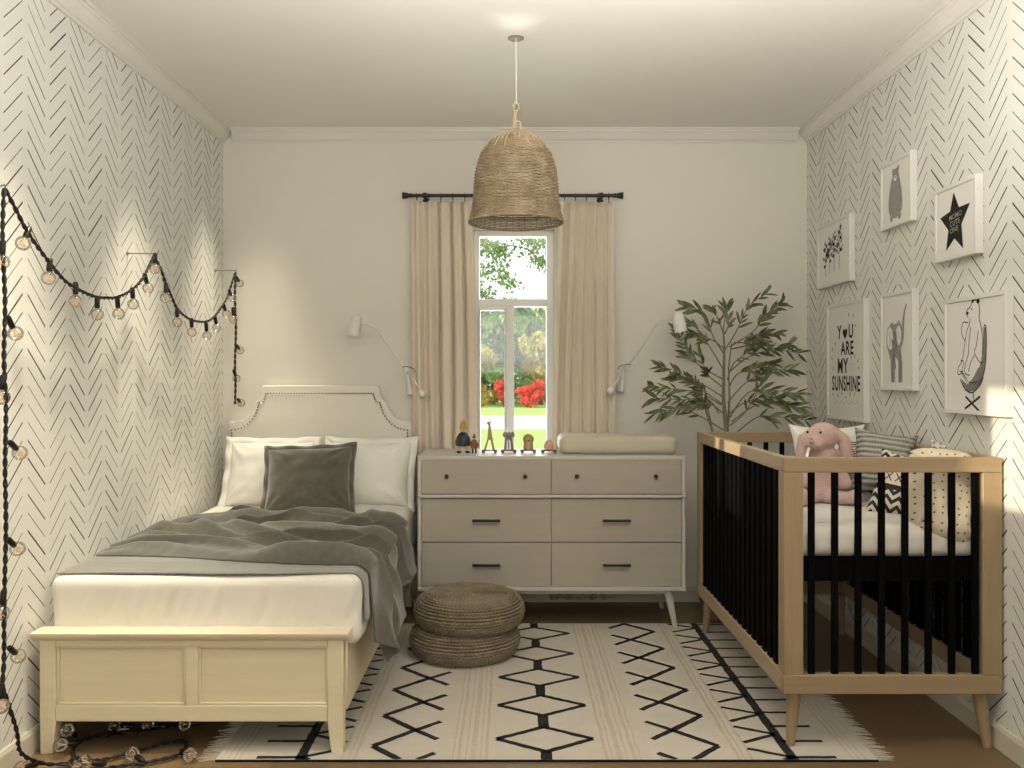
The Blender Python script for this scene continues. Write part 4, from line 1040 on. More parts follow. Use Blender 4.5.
# plush bunny
by = 3.62
bs = px(822, 500, by).z
def bp_(x, y, dy=0): return px(x, y, by + dy)
bn = thing('plush_bunny', 'pink knitted plush bunny sitting in the crib against cushions', 'plush toy', (px(822, 500, by).x, by, CMZ))
mm = MB()
def cap(a, ra, b, rb, n=7):
    for i in range(n + 1):
        f = i / n; mm.ball(Vector(a).lerp(Vector(b), f), ra + (rb - ra) * f, 18)
cap(bp_(820, 490, .02), .066, bp_(823, 455, .02), .058, 9)             # torso
mm.ball(bp_(819, 491, 0), (.060, .052, .048), 24)
mm.ball(bp_(823, 436, 0), (.066, .055, .058), 28)                   # head
mm.ball(bp_(816, 443, -.035), (.036, .034, .030), 20)               # muzzle
cap(bp_(813, 430, 0), .016, bp_(803, 439, -.005), .024); cap(bp_(803, 439, -.005), .024, bp_(800, 458, -.005), .021)
cap(bp_(833, 430, -.01), .018, bp_(844, 440, -.012), .026); cap(bp_(844, 440, -.012), .026, bp_(847, 460, -.012), .027)
cap(bp_(834, 466, 0), .024, bp_(843, 478, -.03), .026, 5); mm.ball(bp_(845, 484, -.035), .030, 18)
cap(bp_(808, 468, 0), .024, bp_(803, 482, -.03), .026, 5)
cap(bp_(826, 497, -.03), .032, bp_(848, 498, -.11), .026, 6); mm.ball(bp_(855, 497, -.12), .032, 18)
cap(bp_(812, 497, -.03), .032, bp_(804, 500, -.14), .026, 6); mm.ball(bp_(802, 496, -.15), (.026, .024, .034), 18)
zmin = min(v[2] for v in mm.v); mm.v = [(a, b, max(c, CMZ + .002)) for a, b, c in mm.v]
obj('body', mm, M['pink'], bn, remesh=.0055)
for (x, y, dy) in ((807.5, 432, -.053), (820.5, 432.5, -.062)): obj('eye', MB().ball(bp_(x, y, dy), .0055, 12), M['ink'], bn)
obj('nose', MB().ball(bp_(811, 438.5, -.073), (.009, .006, .006), 14), M['pink'], bn)
obj('mouth', MB().tube([bp_(809.5, 442, -.068), bp_(811.5, 444, -.068), bp_(814, 442.5, -.068)], .0015, 5), M['ink'], bn)

# ------------------------------------------------------------------ olive tree
def olive():
    rnd = random.Random(11); Yp = 4.70
    base = px(727, 560, Yp); t = thing('potted_olive_tree', 'olive tree with slender leaves standing between dresser, crib and wall', 'plant', (base.x, Yp, 0))
    pot = t_weave('grey_basket', (.30, .26, .21), (.18, .15, .12))
    mm = MB()
    for k in range(24):
        z = .006 + k * .0125; r = .12 + .035 * math.sin(PI * min(1, z / .36)) 
        mm.tube([(base.x + (r + .002 * math.sin(18 * a + k * PI)) * math.cos(a), Yp + (r + .002 * math.sin(18 * a + k * PI)) * math.sin(a), z) for a in [2 * PI * j / 60 for j in range(60)]], .0066, 5, closed=True)
    mm.lathe([(.001, .002), (.118, .002), (.118, .02), (.001, .02)], 30, c=(base.x, Yp, 0))
    obj('basket_pot', mm, pot, t)
    obj('soil', MB().lathe([(.001, .26), (.125, .262), (.130, .25), (.001, .24)], 30, c=(base.x, Yp, 0)), paint('potting_soil', (.05, .035, .025), 1, .3, .8, 60), t)
    def z(a, b, dy=0): return px(640 + a / 4.8, 280 + b / 4.8, Yp + dy)
    bark = paint('olive_bark', (.20, .16, .12), .8, .25, .5, 90)
    lt = NT('olive_leaf'); o = lt.obj(); lt.color(lt.ramp(lt.noise(o, 18, 2), [(.3, (.045, .065, .025)), (.5, (.10, .125, .045)), (.72, (.22, .24, .11))])); lt.b.inputs['Roughness'].default_value = .45
    tr = MB(); lf = MB()
    tr.tube([(base.x, Yp, .25), z(420, 900), z(415, 735), z(400, 560), z(402, 430), z(405, 330), z(400, 240), z(410, 160)], [.015, .013, .012, .010, .008, .006, .004, .002], 8)
    tr.tube([z(425, 900, .02), z(420, 720, .02), z(430, 560, .05), z(425, 420, .06), z(440, 300, .05)], [.007, .007, .005, .004, .003], 7)
    tr.tube([z(410, 960, -.02), z(350, 735, -.04), z(320, 640, -.06), z(290, 540, -.06)], [.008, .007, .005, .003], 7)
    B = [[(405, 340), (460, 250), (520, 130), (600, 70)], [(430, 320), (540, 250), (610, 160), (680, 115)], [(440, 330), (560, 310), (640, 330), (755, 350)],
         [(430, 440), (520, 370), (620, 335), (720, 310)], [(420, 590), (500, 500), (600, 440), (715, 430)], [(430, 660), (520, 540), (640, 530), (755, 545)],
         [(440, 680), (560, 600), (680, 600), (770, 612)], [(460, 735), (560, 660), (640, 655), (790, 672)], [(405, 480), (300, 420), (230, 350), (185, 250)],
         [(400, 430), (340, 330), (280, 240), (215, 200)], [(395, 560), (300, 500), (180, 440), (110, 418)], [(390, 600), (280, 540), (130, 520), (60, 505)],
         [(380, 640), (320, 570), (200, 575), (70, 565)], [(400, 720), (300, 660), (200, 620), (75, 640)], [(345, 700), (320, 610), (270, 520), (235, 480)],
         [(400, 350), (350, 270), (310, 160), (235, 130)], [(402, 260), (375, 190), (350, 140)], [(405, 260), (425, 210), (415, 135)], [(402, 330), (350, 290), (285, 265), (225, 255)],
         [(420, 480), (450, 400), (540, 330), (560, 290)], [(425, 520), (470, 450), (570, 420), (640, 400)], [(430, 700), (500, 640), (560, 540), (590, 450)],
         [(405, 520), (340, 470), (320, 440), (290, 370)], [(400, 600), (345, 560), (250, 500), (170, 470)], [(410, 650), (350, 600), (300, 590), (210, 600)], [(430, 640), (500, 590), (600, 560), (680, 570)], [(450, 300), (520, 300), (560, 290)], [(500, 280), (580, 260), (660, 255)]]
    def leaf(p, d, L, W):
        d = d.normalized(); side = d.cross(Vector((rnd.uniform(-.6, .6), -1, rnd.uniform(-.6, .6)))).normalized(); up = side.cross(d)
        pr_ = [(0, .12), (.2, .75), (.45, 1), (.75, .72), (1, .04)]; vs = []
        for f, w in pr_:
            c = p + d * L * f - Vector((0, 0, .12 * L * f * f))
            vs += [c - side * W * w + up * W * .25 * w, c, c + side * W * w + up * W * .25 * w]
        lf.add(vs, [q for i in range(4) for q in ((3 * i, 3 * i + 1, 3 * i + 4, 3 * i + 3), (3 * i + 1, 3 * i + 2, 3 * i + 5, 3 * i + 4))])
    for br in B:
        dy = rnd.uniform(-.16, .20) if br[-1][0] > 300 or br[-1][1] > 300 else rnd.uniform(.02, .2)
        P = [z(a, b, dy * (i / (len(br) - 1)) ** 1.2) for i, (a, b) in enumerate(br)]
        Q = []
        for i in range(len(P) - 1):
            p0 = P[max(0, i - 1)]; p1 = P[i]; p2 = P[i + 1]; p3 = P[min(len(P) - 1, i + 2)]
            for k in range(6):
                u = k / 6; Q.append(.5 * ((2 * p1) + (p2 - p0) * u + (2 * p0 - 5 * p1 + 4 * p2 - p3) * u * u + (3 * p1 - p0 - 3 * p2 + p3) * u ** 3))
        Q.append(P[-1]); n = len(Q)
        tr.tube(Q, [.0034 * (1 - i / n) + .0010 for i in range(n)], 5)
        for i in range(int(n * .38), n, 1):
            if rnd.random() < .18 and i < n - 4: continue
            dr = (Q[min(n - 1, i + 1)] - Q[max(0, i - 1)]).normalized()
            for s in ((-1, 1) if (rnd.random() < .42 or i == n - 1) else (rnd.choice((-1, 1)),)):
                q = Euler((rnd.uniform(-.3, .3), s * rnd.uniform(.25, .7), rnd.uniform(-.5, .5))).to_matrix() @ dr
                p = Q[i]; L_ = rnd.uniform(.062, .100)
                e = p + q * L_
                if e.y > 4.96: q.y = -abs(q.y)
                leaf(p, q, L_, L_ * rnd.uniform(.085, .115))
    obj('trunk', tr, bark, t); obj('foliage', lf, lt.mat, t, smooth=60)
olive()

# ------------------------------------------------------------------ pictures
def text_mesh(s, size, bold=0):
    cu = bpy.data.curves.new('txt', 'FONT'); cu.body = s; cu.size = size; cu.align_x = 'CENTER'; cu.align_y = 'CENTER'; cu.offset = bold; cu.resolution_u = 3; cu.space_character = 1.0 + bold * 45
    o = bpy.data.objects.new('txt', cu); COL.objects.link(o); bpy.context.view_layer.update()
    me = o.evaluated_get(bpy.context.evaluated_depsgraph_get()).to_mesh()
    vs = [tuple(v.co) for v in me.vertices]; fs = [tuple(p.vertices) for p in me.polygons]
    bpy.data.objects.remove(o); bpy.data.curves.remove(cu)
    return vs, fs
class Art:
    def __init__(s): s.mb = MB(); s.k = 0; s.parts = []
    def new(s, name): s.mb = MB(); s.parts.append((name, s.mb))
    def pt(s, u, v): return (u, v, 0)
    def poly(s, pts, mi=0):
        s.k += 1; e = s.k * 2e-6; s.mb.add([(u, v, e) for u, v in pts], [tuple(range(len(pts)))], mi)
    def line(s, pts, w, mi=0):
        s.k += 1; e = s.k * 2e-6; n = len(pts); ws = w if isinstance(w, list) else [w] * n; vs = []
        for i, (u, v) in enumerate(pts):
            a = pts[max(0, i - 1)]; b = pts[min(n - 1, i + 1)]; dx, dy = b[0] - a[0], b[1] - a[1]; l = math.hypot(dx, dy) or 1
            nx, ny = -dy / l * ws[i] / 2, dx / l * ws[i] / 2; vs += [(u + nx, v + ny, e), (u - nx, v - ny, e)]
        s.mb.add(vs, [(2 * i, 2 * i + 1, 2 * i + 3, 2 * i + 2) for i in range(n - 1)], mi)
    def curve(s, pts, w, mi=0, k=6):
        Q = []; n = len(pts)
        for i in range(n - 1):
            p = [pts[max(0, i - 1)], pts[i], pts[i + 1], pts[min(n - 1, i + 2)]]
            for j in range(k):
                u = j / k; Q.append(tuple(.5 * (2 * p[1][c] + (p[2][c] - p[0][c]) * u + (2 * p[0][c] - 5 * p[1][c] + 4 * p[2][c] - p[3][c]) * u * u + (3 * p[1][c] - p[0][c] - 3 * p[2][c] + p[3][c]) * u ** 3) for c in (0, 1)))
        Q.append(pts[-1]); s.line(Q, w, mi)
    def ell(s, u, v, a, b, mi=0, rot=0, n=24):
        s.poly([(u + a * math.cos(q) * math.cos(rot) - b * math.sin(q) * math.sin(rot), v + a * math.cos(q) * math.sin(rot) + b * math.sin(q) * math.cos(rot)) for q in [2 * PI * i / n for i in range(n)]], mi)
    def text(s, st, u, v, size, bold=0, mi=0, sx=1, rot=0):
        vs, fs = text_mesh(st, size, bold); s.k += 1; e = s.k * 2e-6
        c, d = math.cos(rot), math.sin(rot)
        s.mb.add([(u + (x * sx) * c - y * d, v + (x * sx) * d + y * c, e) for x, y, _ in vs], fs, mi)
def wash(name, c1, c2, sc):
    t = NT(name); o = t.obj(); t.color(t.mix(t.noise(o, sc, 4, .7), c1, c2)); t.b.inputs['Roughness'].default_value = .7; return t.mat
M['wash'] = wash('grey_wash', (.13, .125, .115), (.42, .41, .39), 60)
M['washd'] = wash('pencil_shading', (.05, .05, .045), (.30, .29, .27), 90)
INKS = [M['ink'], M['inkpale'], M['wash'], M['washd'], M['printp']]
def picture(name, label, Yl, Yr, Zb, Zt, art, deep=.032, fw=.016, kind='artwork'):
    W, H = Yl - Yr, Zt - Zb; yc = (Yl + Yr) / 2
    t = thing(name, label, 'picture', (XR, yc, Zb), 'framed prints on the right wall')
    xf = XR - deep
    mm = MB().box(xf, XR - .001, Yr, Yr + fw, Zb, Zt).box(xf, XR - .001, Yl - fw, Yl, Zb, Zt).box(xf, XR - .001, Yr + fw, Yl - fw, Zb, Zb + fw).box(xf, XR - .001, Yr + fw, Yl - fw, Zt - fw, Zt)
    obj('frame', mm, M['pframe'], t, bevel=.0015)
    xp = xf + .005
    p = obj('print', MB().box(xp, XR - .003, Yr + fw - .001, Yl - fw + .001, Zb + fw - .001, Zt - fw + .001), M['printp'], t, smooth=0)
    A = Art(); A.new(kind); art(A, W, H)
    for pn, b in A.parts:
        if not b.v: continue
        b.v = [(xp - .0006 - e, Yl - u, Zb + v) for u, v, e in b.v]; b.f = [f[::-1] for f in b.f]
        obj(pn, b, INKS, p, smooth=0)
    return t
def art_trees(A, W, H):
    rnd = random.Random(4)
    for i, (u, top, bot) in enumerate([(.27, .72, .18), (.40, .78, .20), (.54, .84, .20), (.70, .90, .22)]):
        u *= W; A.line([(u, bot * H), (u + .002, (top + .0) * H)], [.004, .002])
        for k in range(13):
            v = (bot + .28 + (top - bot - .30) * k / 12) * H; s = rnd.choice((-1, 1)); l = (.045 - .028 * k / 12) * rnd.uniform(.7, 1.1)
            A.curve([(u, v), (u + s * l * .6, v - .012), (u + s * l, v + rnd.uniform(-.004, .012))], [.003] * 6 + [.008] * 6 + [.005], rnd.choice((0, 0, 3)))
        for k in range(4): A.ell(u + rnd.uniform(-.02, .02), (top - .12 - .09 * k) * H, .009, .013, 0, rnd.uniform(0, 3))
def art_bear(A, W, H):
    c = W * .50
    A.poly([(c + a * W, b * H) for a, b in [(-.13, .14), (-.22, .24), (-.235, .38), (-.20, .54), (-.15, .68), (-.10, .76), (-.115, .86), (-.07, .87), (-.03, .85), (.04, .855), (.09, .89), (.125, .87), (.10, .78), (.15, .66), (.20, .50), (.225, .34), (.205, .22), (.13, .15), (0, .12)]], 2)
    for s in (-1, 1): A.ell(c + s * .13 * W, .135 * H, .055 * W, .05 * H, 2)
    A.ell(c - .01 * W, .715 * H, .045 * W, .045 * H, 4); A.ell(c - .01 * W, .73 * H, .017 * W, .014 * H, 0)
    for s in (-1, 1): A.ell(c + s * .04 * W, .78 * H, .010 * W, .009 * H, 0)
    A.curve([(c - .19 * W, .28 * H), (c - .17 * W, .45 * H), (c - .12 * W, .6 * H)], .004, 3); A.curve([(c + .18 * W, .28 * H), (c + .16 * W, .45 * H), (c + .12 * W, .6 * H)], .004, 3)
def art_star(A, W, H):
    c, d = W * .50, H * .50; pts = []
    tips = [(.475, .885), (.86, .665), (.70, .105), (.29, .135), (.14, .60)]
    inn = [(.60, .66), (.66, .43), (.495, .27), (.345, .40), (.385, .645)]
    for a, b in zip(tips, inn): pts += [(a[0] * W, a[1] * H), (b[0] * W, b[1] * H)]
    A.poly(pts, 0)
    for s, v, u in (('MOMO', .565, .515), ('CUTE', .475, .50), ('ONE', .385, .485)): A.text(s, u * W, v * H, .028, .0001, 1, 1.05, R(6))
def art_sun(A, W, H):
    c = W * .49
    def T(s, u, v, z, sx=.9): A.text(s, u * W, v * H, z, .0026, 0, sx)
    T('Y', .35, .745, .095); T('U', .66, .745, .095)
    hx, hy = .505 * W, .735 * H; k = .0022
    A.poly([(hx + k * 16 * math.sin(q) ** 3 * .85, hy + k * (13 * math.cos(q) - 5 * math.cos(2 * q) - 2 * math.cos(3 * q) - math.cos(4 * q)) * .95) for q in [2 * PI * i / 40 for i in range(40)]], 0)
    A.new('lettering'); T('ARE', .56, .605, .095); A.new('lettering'); T('MY', .44, .455, .105)
    A.new('lettering'); T('SUNSHINE', .52, .305, .105, .68)
    rnd = random.Random(2); A.new('printed_marks')
    for u, v, a in [(.60, .89, 2.2), (.72, .87, 1.2), (.78, .79, .2), (.23, .66, 1.9), (.15, .61, .8), (.14, .53, 2.6), (.17, .44, 1.0), (.67, .53, 1.9), (.76, .54, 1.4), (.84, .50, .9), (.85, .44, .1), (.17, .215, 2.4), (.31, .21, 1.6), (.42, .23, .9), (.53, .195, 0), (.64, .225, 1.8), (.76, .225, .8)]:
        A.line([(u * W - .006 * math.cos(a), v * H - .011 * math.sin(a)), (u * W + .006 * math.cos(a), v * H + .011 * math.sin(a))], .006)
    A.line([((.2 + .07 * i) * W, (.135 + (.035 if i % 2 else 0)) * H) for i in range(10)], .0022, 1)
    A.curve([(.63 * W, .42 * H), (.66 * W, .47 * H), (.71 * W, .48 * H), (.74 * W, .42 * H)], .0022, 1)
def art_eleph(A, W, H):
    # elephant seen from the front with its trunk raised
    A.poly([(a * W, b * H) for a, b in [(.34, .08), (.32, .30), (.24, .40), (.19, .52), (.22, .64), (.34, .68), (.46, .67), (.58, .69), (.66, .64), (.68, .52), (.64, .40), (.68, .28), (.68, .08), (.56, .08), (.555, .30), (.47, .34), (.455, .08)]], 2)
    A.curve([(.60, .42), (.68, .52), (.70, .66), (.74, .78), (.80, .84)] and [(W * a, H * b) for a, b in [(.58, .42), (.68, .52), (.70, .66), (.74, .78), (.80, .86)]], [.030 - .0009 * i for i in range(25)], 2)
    A.poly([(a * W, b * H) for a, b in [(.22, .62), (.20, .50), (.27, .42), (.36, .42), (.40, .52), (.36, .62), (.30, .655)]], 4)
    A.poly([(a * W, b * H) for a, b in [(.50, .62), (.52, .50), (.57, .45), (.64, .50), (.645, .60), (.58, .66)]], 4)
    for P, w in [([(.22, .62), (.19, .50), (.26, .40), (.36, .40)], .004), ([(.30, .64), (.34, .69), (.46, .66), (.58, .70), (.65, .64)], .004), ([(.42, .60), (.46, .45), (.44, .34), (.47, .22)], .012), ([(.37, .52), (.40, .38), (.38, .20), (.39, .09)], .014), ([(.60, .38), (.62, .24), (.61, .09)], .012), ([(.28, .60), (.31, .52), (.29, .45)], .004), ([(.55, .60), (.58, .52)], .004), ([(.46, .60), (.50, .48), (.53, .38)], .009), ([(.40, .50), (.47, .46), (.50, .52)], .007)]:
        A.curve([(W * a, H * b) for a, b in P], w, 3)
def art_chair(A, W, H):
    S = lambda P: [(W * a, H * b) for a, b in P]
    # shell chair
    A.poly(S([(.30, .30), (.33, .24), (.42, .19), (.54, .205), (.64, .29), (.69, .42), (.70, .60), (.695, .72), (.66, .73), (.655, .60), (.62, .44), (.50, .31), (.40, .25)]), 3)
    A.curve(S([(.67, .74), (.70, .72), (.705, .55), (.68, .38), (.60, .25), (.48, .185), (.36, .215), (.28, .30)]), .005, 0)
    A.curve(S([(.36, .62), (.30, .70), (.33, .78), (.42, .775)]), .004, 0)
    # the bear
    A.poly(S([(.47, .93), (.52, .96), (.58, .94), (.60, .86), (.59, .79), (.645, .66), (.64, .50), (.60, .40), (.48, .34), (.36, .33), (.28, .345), (.31, .47), (.36, .62), (.42, .76), (.47, .80), (.42, .83), (.38, .86), (.40, .885)]), 4)
    for P in ([(.42, .82), (.385, .85), (.40, .885), (.45, .91), (.49, .955), (.54, .955), (.58, .93), (.60, .86), (.59, .80), (.62, .74), (.65, .62), (.64, .50)],
              [(.44, .81), (.44, .77), (.39, .70), (.36, .60), (.33, .50), (.30, .44), (.25, .40), (.24, .345), (.28, .34), (.33, .37)],
              [(.46, .74), (.43, .62), (.42, .52), (.37, .42), (.36, .35), (.44, .33)], [(.58, .70), (.55, .58), (.52, .52), (.60, .44), (.66, .44)], [(.52, .50), (.46, .44), (.42, .36)], [(.29, .46), (.34, .44), (.31, .36), (.36, .30)], [(.40, .29), (.34, .34), (.27, .37)]):
        A.curve(S(P), .0042, 0)
    A.ell(.405 * W, .857 * H, .008, .006, 0); A.ell(.475 * W, .885 * H, .004, .004, 0); A.ell(.49 * W, .955 * H, .009, .008, 0); A.ell(.575 * W, .945 * H, .011, .009, 0)
    for k in range(7): A.curve(S([(.36 + .04 * k, .30 - .012 * k), (.42 + .04 * k, .24 + .012 * k)]), .003, 0)
    A.line(S([(.50, .19), (.50, .13)]), .005); A.line(S([(.36, .045), (.61, .155)]), .009); A.line(S([(.37, .15), (.62, .02)]), .009)
picture('framed_print', 'landscape framed print of four slender trees', 4.753, 4.30, 1.787, 2.127, art_trees)
picture('framed_print', 'small framed print of a grey standing bear', 3.941, 3.642, 1.970, 2.268, art_bear)
picture('framed_print', 'framed print of a black star with small lettering', 3.44, 3.133, 1.758, 2.048, art_star)
picture('framed_print', 'large framed print lettered YOU ARE MY SUNSHINE', 4.606, 4.124, 1.085, 1.684, art_sun, kind='lettering')
picture('framed_print', 'narrow framed print of an elephant drawing', 3.941, 3.624, 1.247, 1.681, art_eleph)
picture('framed_print', 'framed print of a white bear lounging in a shell chair', 3.364, 2.945, 1.168, 1.606, art_chair)

# ------------------------------------------------------------------ string lights
SX = -1.55
def sp(x, y): # point in the hanging plane x = SX
    Y = -SX * 860 / (510 - x); return Vector((SX, Y, EYE - (y - 376) * Y / 860))
def smooth_path(P, k=8):
    Q = []
    for i in range(len(P) - 1):
        p0 = P[max(0, i - 1)]; p1 = P[i]; p2 = P[i + 1]; p3 = P[min(len(P) - 1, i + 2)]
        for j in range(k):
            u = j / k; Q.append(.5 * ((2 * p1) + (p2 - p0) * u + (2 * p0 - 5 * p1 + 4 * p2 - p3) * u * u + (3 * p1 - p0 - 3 * p2 + p3) * u ** 3))
    Q.append(P[-1]); return Q
def cable(mb, P, r=.0050):
    Q = smooth_path(P, 4); L = 0; out = []
    pts = [Q[0]]
    for a, b in zip(Q[:-1], Q[1:]):
        d = (b - a).length; n = max(1, int(d / .007))
        for i in range(1, n + 1): pts.append(a.lerp(b, i / n))
    for s in (0, PI):   # two twisted strands
        out = []; acc = 0
        for i, p in enumerate(pts):
            tn = (pts[min(i + 1, len(pts) - 1)] - pts[max(i - 1, 0)]).normalized(); u = tn.cross(Vector((1, .2, .1))).normalized(); v = tn.cross(u)
            if i: acc += (p - pts[i - 1]).length
            a = acc * 95 + s; out.append(p + (u * math.cos(a) + v * math.sin(a)) * r * .75)
        mb.tube(out, r * .75, 6)
t = thing('string_lights', 'black cable string lights with clear globe bulbs swagged along the left wall', 'string lights', (SX, 3.4, .1))
mm = MB()
cable(mm, [sp(*p) for p in [(5, 189), (17, 212), (28, 233), (45, 257), (62, 278), (75, 288), (95, 297), (108, 298), (117, 297.5), (132, 290), (143, 278), (154, 256)]])
cable(mm, [sp(*p) for p in [(154, 256), (161, 270), (166, 284), (172, 298), (178, 310), (190, 319.5), (205, 322), (215, 316), (226, 300), (231, 286), (235.5, 272)]])
cable(mm, [sp(235.5, 272), sp(235, 300), sp(236, 330), sp(235, 360), sp(235.5, 385), sp(235, 404)])
vert = [sp(4, 189), sp(2.5, 240), sp(5, 300), sp(4, 360), sp(6, 410), sp(5, 470), sp(6, 520), sp(5, 570), sp(4, 620), sp(4, 660), sp(2, 686)]
cable(mm, vert)
fl = [sp(2, 686), Vector((-1.55, 2.70, .20)), Vector((-1.57, 2.76, .10)), Vector((-1.54, 2.84, .03)), Vector((-1.48, 2.875, .012)), Vector((-1.40, 2.83, .012)), Vector((-1.30, 2.86, .012)), Vector((-1.20, 2.90, .012)), Vector((-1.13, 2.96, .012)), Vector((-1.16, 3.06, .012)), Vector((-1.26, 3.02, .012)), Vector((-1.36, 2.92, .012)), Vector((-1.44, 2.90, .014)), Vector((-1.52, 2.99, .014)), Vector((-1.50, 3.10, .012)), Vector((-1.32, 3.16, .012)), Vector((-1.20, 3.26, .012)), Vector((-1.30, 3.40, .012)), Vector((-1.45, 3.36, .012))]
cable(mm, fl)
obj('cable', mm, M['cord'], t)
bulbs = []
def pair(c, b): bulbs.append((sp(*c), sp(*b)))
Z1 = lambda a, b: (a / 2.953, 180 + b / 2.953)
for c, b in [((85, 145), (68, 187)), ((148, 235), (143, 290)), ((223, 310), (223, 358)), ((287, 345), (287, 397)), ((346, 347), (350, 395)), ((391, 322), (393, 367)), ((428, 282), (437, 319)), ((458, 225), (457, 262)), ((490, 310), (488, 348)), ((523, 385), (523, 420)), ((566, 410), (566, 450)), ((608, 418), (611, 460)), ((634, 400), (640, 436)), ((660, 368), (668, 395)), ((674, 320), (686, 348)), ((693, 278), (708, 305)), ((688, 385), (689, 412)), ((692, 478), (709, 503)), ((690, 560), (698, 586)), ((692, 636), (712, 659)), ((8, 190), (5, 242)), ((20, 400), (46, 453)), ((8, 595), (6, 642))]:
    pair(Z1(*c), Z1(*b))
Z2 = lambda a, b: (a / 2.273, 430 + b / 2.273)
for c, b in [((14, 18), (45, 52)), ((12, 242), (40, 270)), ((8, 372), (4, 416)), ((14, 488), (42, 514)), ((4, 580), (2, 628))]: pair(Z2(*c), Z2(*b))
FB = [(Vector((-1.545, 2.80, .045)), Vector((-1.60, 2.815, .026))), (Vector((-1.48, 2.89, .02)), Vector((-1.43, 2.825, .024))), (Vector((-1.51, 3.0, .03)), Vector((-1.545, 2.955, .042))), (Vector((-1.545, 3.06, .03)), Vector((-1.55, 3.01, .07))), (Vector((-1.40, 2.87, .02)), Vector((-1.415, 2.86, .026))), (Vector((-1.25, 2.90, .02)), Vector((-1.285, 2.925, .026))),
      (Vector((-1.14, 2.97, .02)), Vector((-1.085, 2.915, .026))), (Vector((-1.30, 3.16, .02)), Vector((-1.45, 3.15, .03))), (Vector((-1.18, 3.15, .02)), Vector((-1.33, 3.16, .026))), (Vector((-1.05, 3.22, .02)), Vector((-1.20, 3.17, .026))), (Vector((-1.45, 3.09, .02)), Vector((-1.41, 3.13, .026)))]
for c, b in FB:
    d = (b - c).normalized(); bulbs.append((b - d * .062 if (b - c).length > .09 or (b - c).length < .04 else c, b))
RB = .0235
sock = MB().tube([(0, 0, .009), (0, 0, .002), (0, 0, -.034), (0, 0, -.037)], [.0060, .0095, .0095, .008], 12)
glob = MB().ball((0, 0, -.037 - RB), RB, 20); fil = MB()
fil.tube([(.004, 0, -.036), (.004, 0, -.05), (.009, .004, -.066), (.002, .008, -.072), (-.006, .004, -.066), (-.009, -.003, -.072), (0, -.008, -.066), (.006, -.004, -.07), (-.003, 0, -.05), (-.004, 0, -.036)], .0013, 5)
so = obj('socket', sock, M['socket'], t, origin=(0, 0, 0)); gl = obj('glass_globe', glob, M['bulb'], so, origin=(0, 0, 0)); fi = obj('filament', fil, M['fil'], so, origin=(0, 0, 0))
so.location = (0, 0, 0); gl.location = (0, 0, 0); fi.location = (0, 0, 0)
for i, (c, b) in enumerate(bulbs):
    s = so if i == 0 else copy_tree(so, t)
    d = (b - c).normalized(); q = (-d).to_track_quat('Z', 'Y')
    s.location = (b - d * (.037 + RB)) - t.location
    s.rotation_mode = 'QUATERNION'; s.rotation_quaternion = q
# thin steel pegs holding it, one white clip
for i, (x, y, lb) in enumerate(((154.5, 253.5, 'thin steel wall peg at the middle of the string lights'), (235.8, 270.5, 'thin steel wall peg near the corner by the bed'), (3, 186, 'thin steel wall peg at the upper left end of the string lights'))):
    p = sp(x, y); mm = MB().tube([(XL + .001, p.y, p.z), (SX - .006, p.y, p.z), (SX + .006, p.y, p.z + .004)], .0028, 8).lathe([(.009, 0), (.009, .003)], 12, M=Matrix.Translation((XL, p.y, p.z)) @ Matrix.Rotation(PI / 2, 4, 'Y'))
    tag(obj('wall_peg', mm, M['steel']), lb, 'peg', 'pegs holding the string lights')

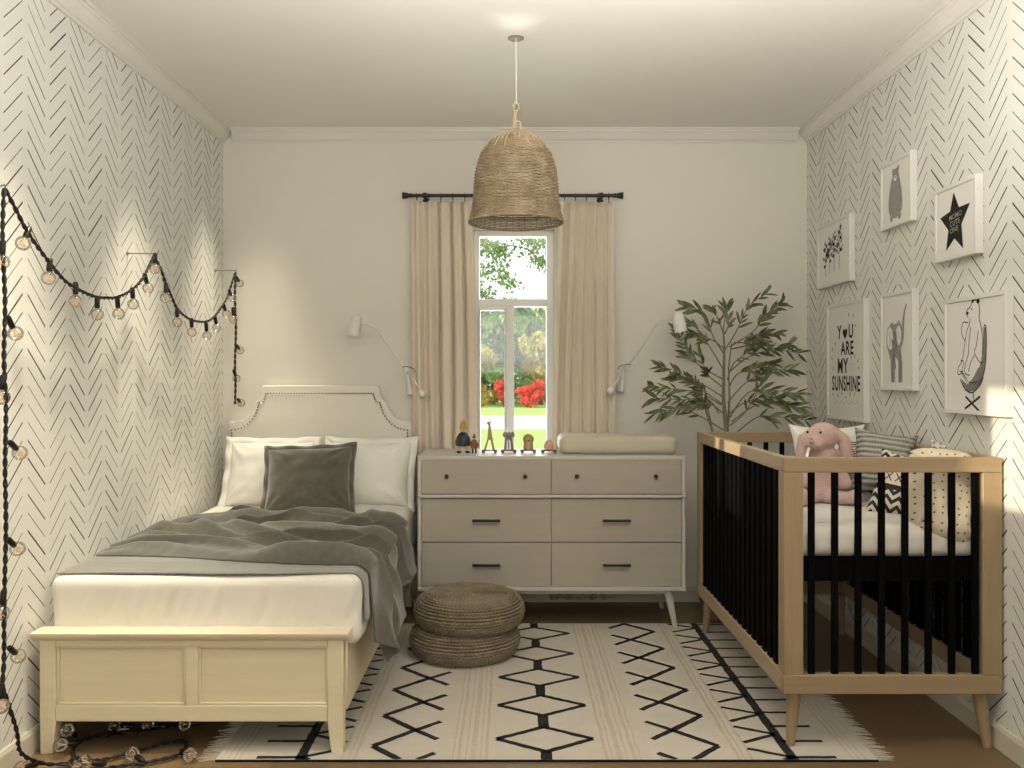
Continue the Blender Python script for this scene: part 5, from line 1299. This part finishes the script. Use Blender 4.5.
# ------------------------------------------------------------------ light
def area(name, loc, rot, sx, sy, e, col):
    l = bpy.data.lights.new(name, 'AREA'); l.shape = 'RECTANGLE'; l.size = sx; l.size_y = sy; l.energy = e; l.color = col
    o = bpy.data.objects.new(name, l); COL.objects.link(o); o.location = loc; o.rotation_euler = rot; return o
def spot(name, loc, tgt, e, ang, blend, col, r=.03):
    l = bpy.data.lights.new(name, 'SPOT'); l.energy = e; l.spot_size = R(ang); l.spot_blend = blend; l.color = col; l.shadow_soft_size = r
    o = bpy.data.objects.new(name, l); COL.objects.link(o); o.location = loc; o.rotation_euler = (Vector(tgt) - Vector(loc)).to_track_quat('-Z', 'Y').to_euler(); return o
area('front_fill', (0, YF - .03, 1.75), (R(100), 0, 0), 2.0, .8, 17, (1, .95, .87))  # added fill light behind the camera, set in the made-up opening
area('ceiling_bounce_fill', (.35, 1.7, 1.80), (R(178), 0, 0), 1.6, 1.2, 78, (1, .96, .89))  # added fill out of view, bounces light off the ceiling; no such lamp
area('daylight_back_window', (.02, YB + .21, 1.45), (R(-90), 0, 0), .45, 1.4, 7, (1, .98, .95))
WARM = (1.0, .90, .70)
for x, y, e in ((-1.33, 4.70, 100), (-1.26, 3.81, 145), (-1.22, 2.80, 180), (-1.24, 1.75, 60)):
    spot('downlight', (x, y, ZC - .02), (XL, y, .15), e, 51, 1.0, WARM, .11)
spot('added_ceiling_glow', (LX, LY - .16, ZC - .12), (LX, LY - .17, ZC), .22, 110, 1, (1, .95, .86), .02)  # added spot without a fitting, makes the bright patch on the ceiling
sd = Vector((3.4, 1.9, -.75)).normalized()
l = bpy.data.lights.new('sun', 'SUN'); l.energy = 4.6; l.angle = R(.6); l.color = (1, .86, .62)
o = bpy.data.objects.new('sun', l); COL.objects.link(o); o.rotation_euler = sd.to_track_quat('-Z', 'Y').to_euler()
w = bpy.data.worlds.new('sky'); SC.world = w; w.use_nodes = True
bg = w.node_tree.nodes['Background']; bg.inputs[0].default_value = (.93, .97, 1, 1); bg.inputs[1].default_value = 2.0

# ------------------------------------------------------------------ camera
cd = bpy.data.cameras.new('camera'); cam = bpy.data.objects.new('camera', cd); COL.objects.link(cam)
cam.location = (0, 0, EYE); cam.rotation_euler = (R(90), 0, 0)
cd.sensor_width = 36; cd.lens = 860 / 1024 * 36
cd.shift_x = (512 - 510) / 1024; cd.shift_y = (376 - 384) / 1024
cd.clip_start = .05; cd.clip_end = 300
SC.camera = cam
SC.cycles.use_denoising = True
SC.cycles.max_bounces = 8; SC.cycles.diffuse_bounces = 4; SC.cycles.transparent_max_bounces = 16
SC.cycles.sample_clamp_indirect = 6
vs = SC.view_settings; vs.view_transform = 'Standard'; vs.look = 'None'; vs.gamma = 1; vs.use_curve_mapping = False; vs.exposure = 0.14
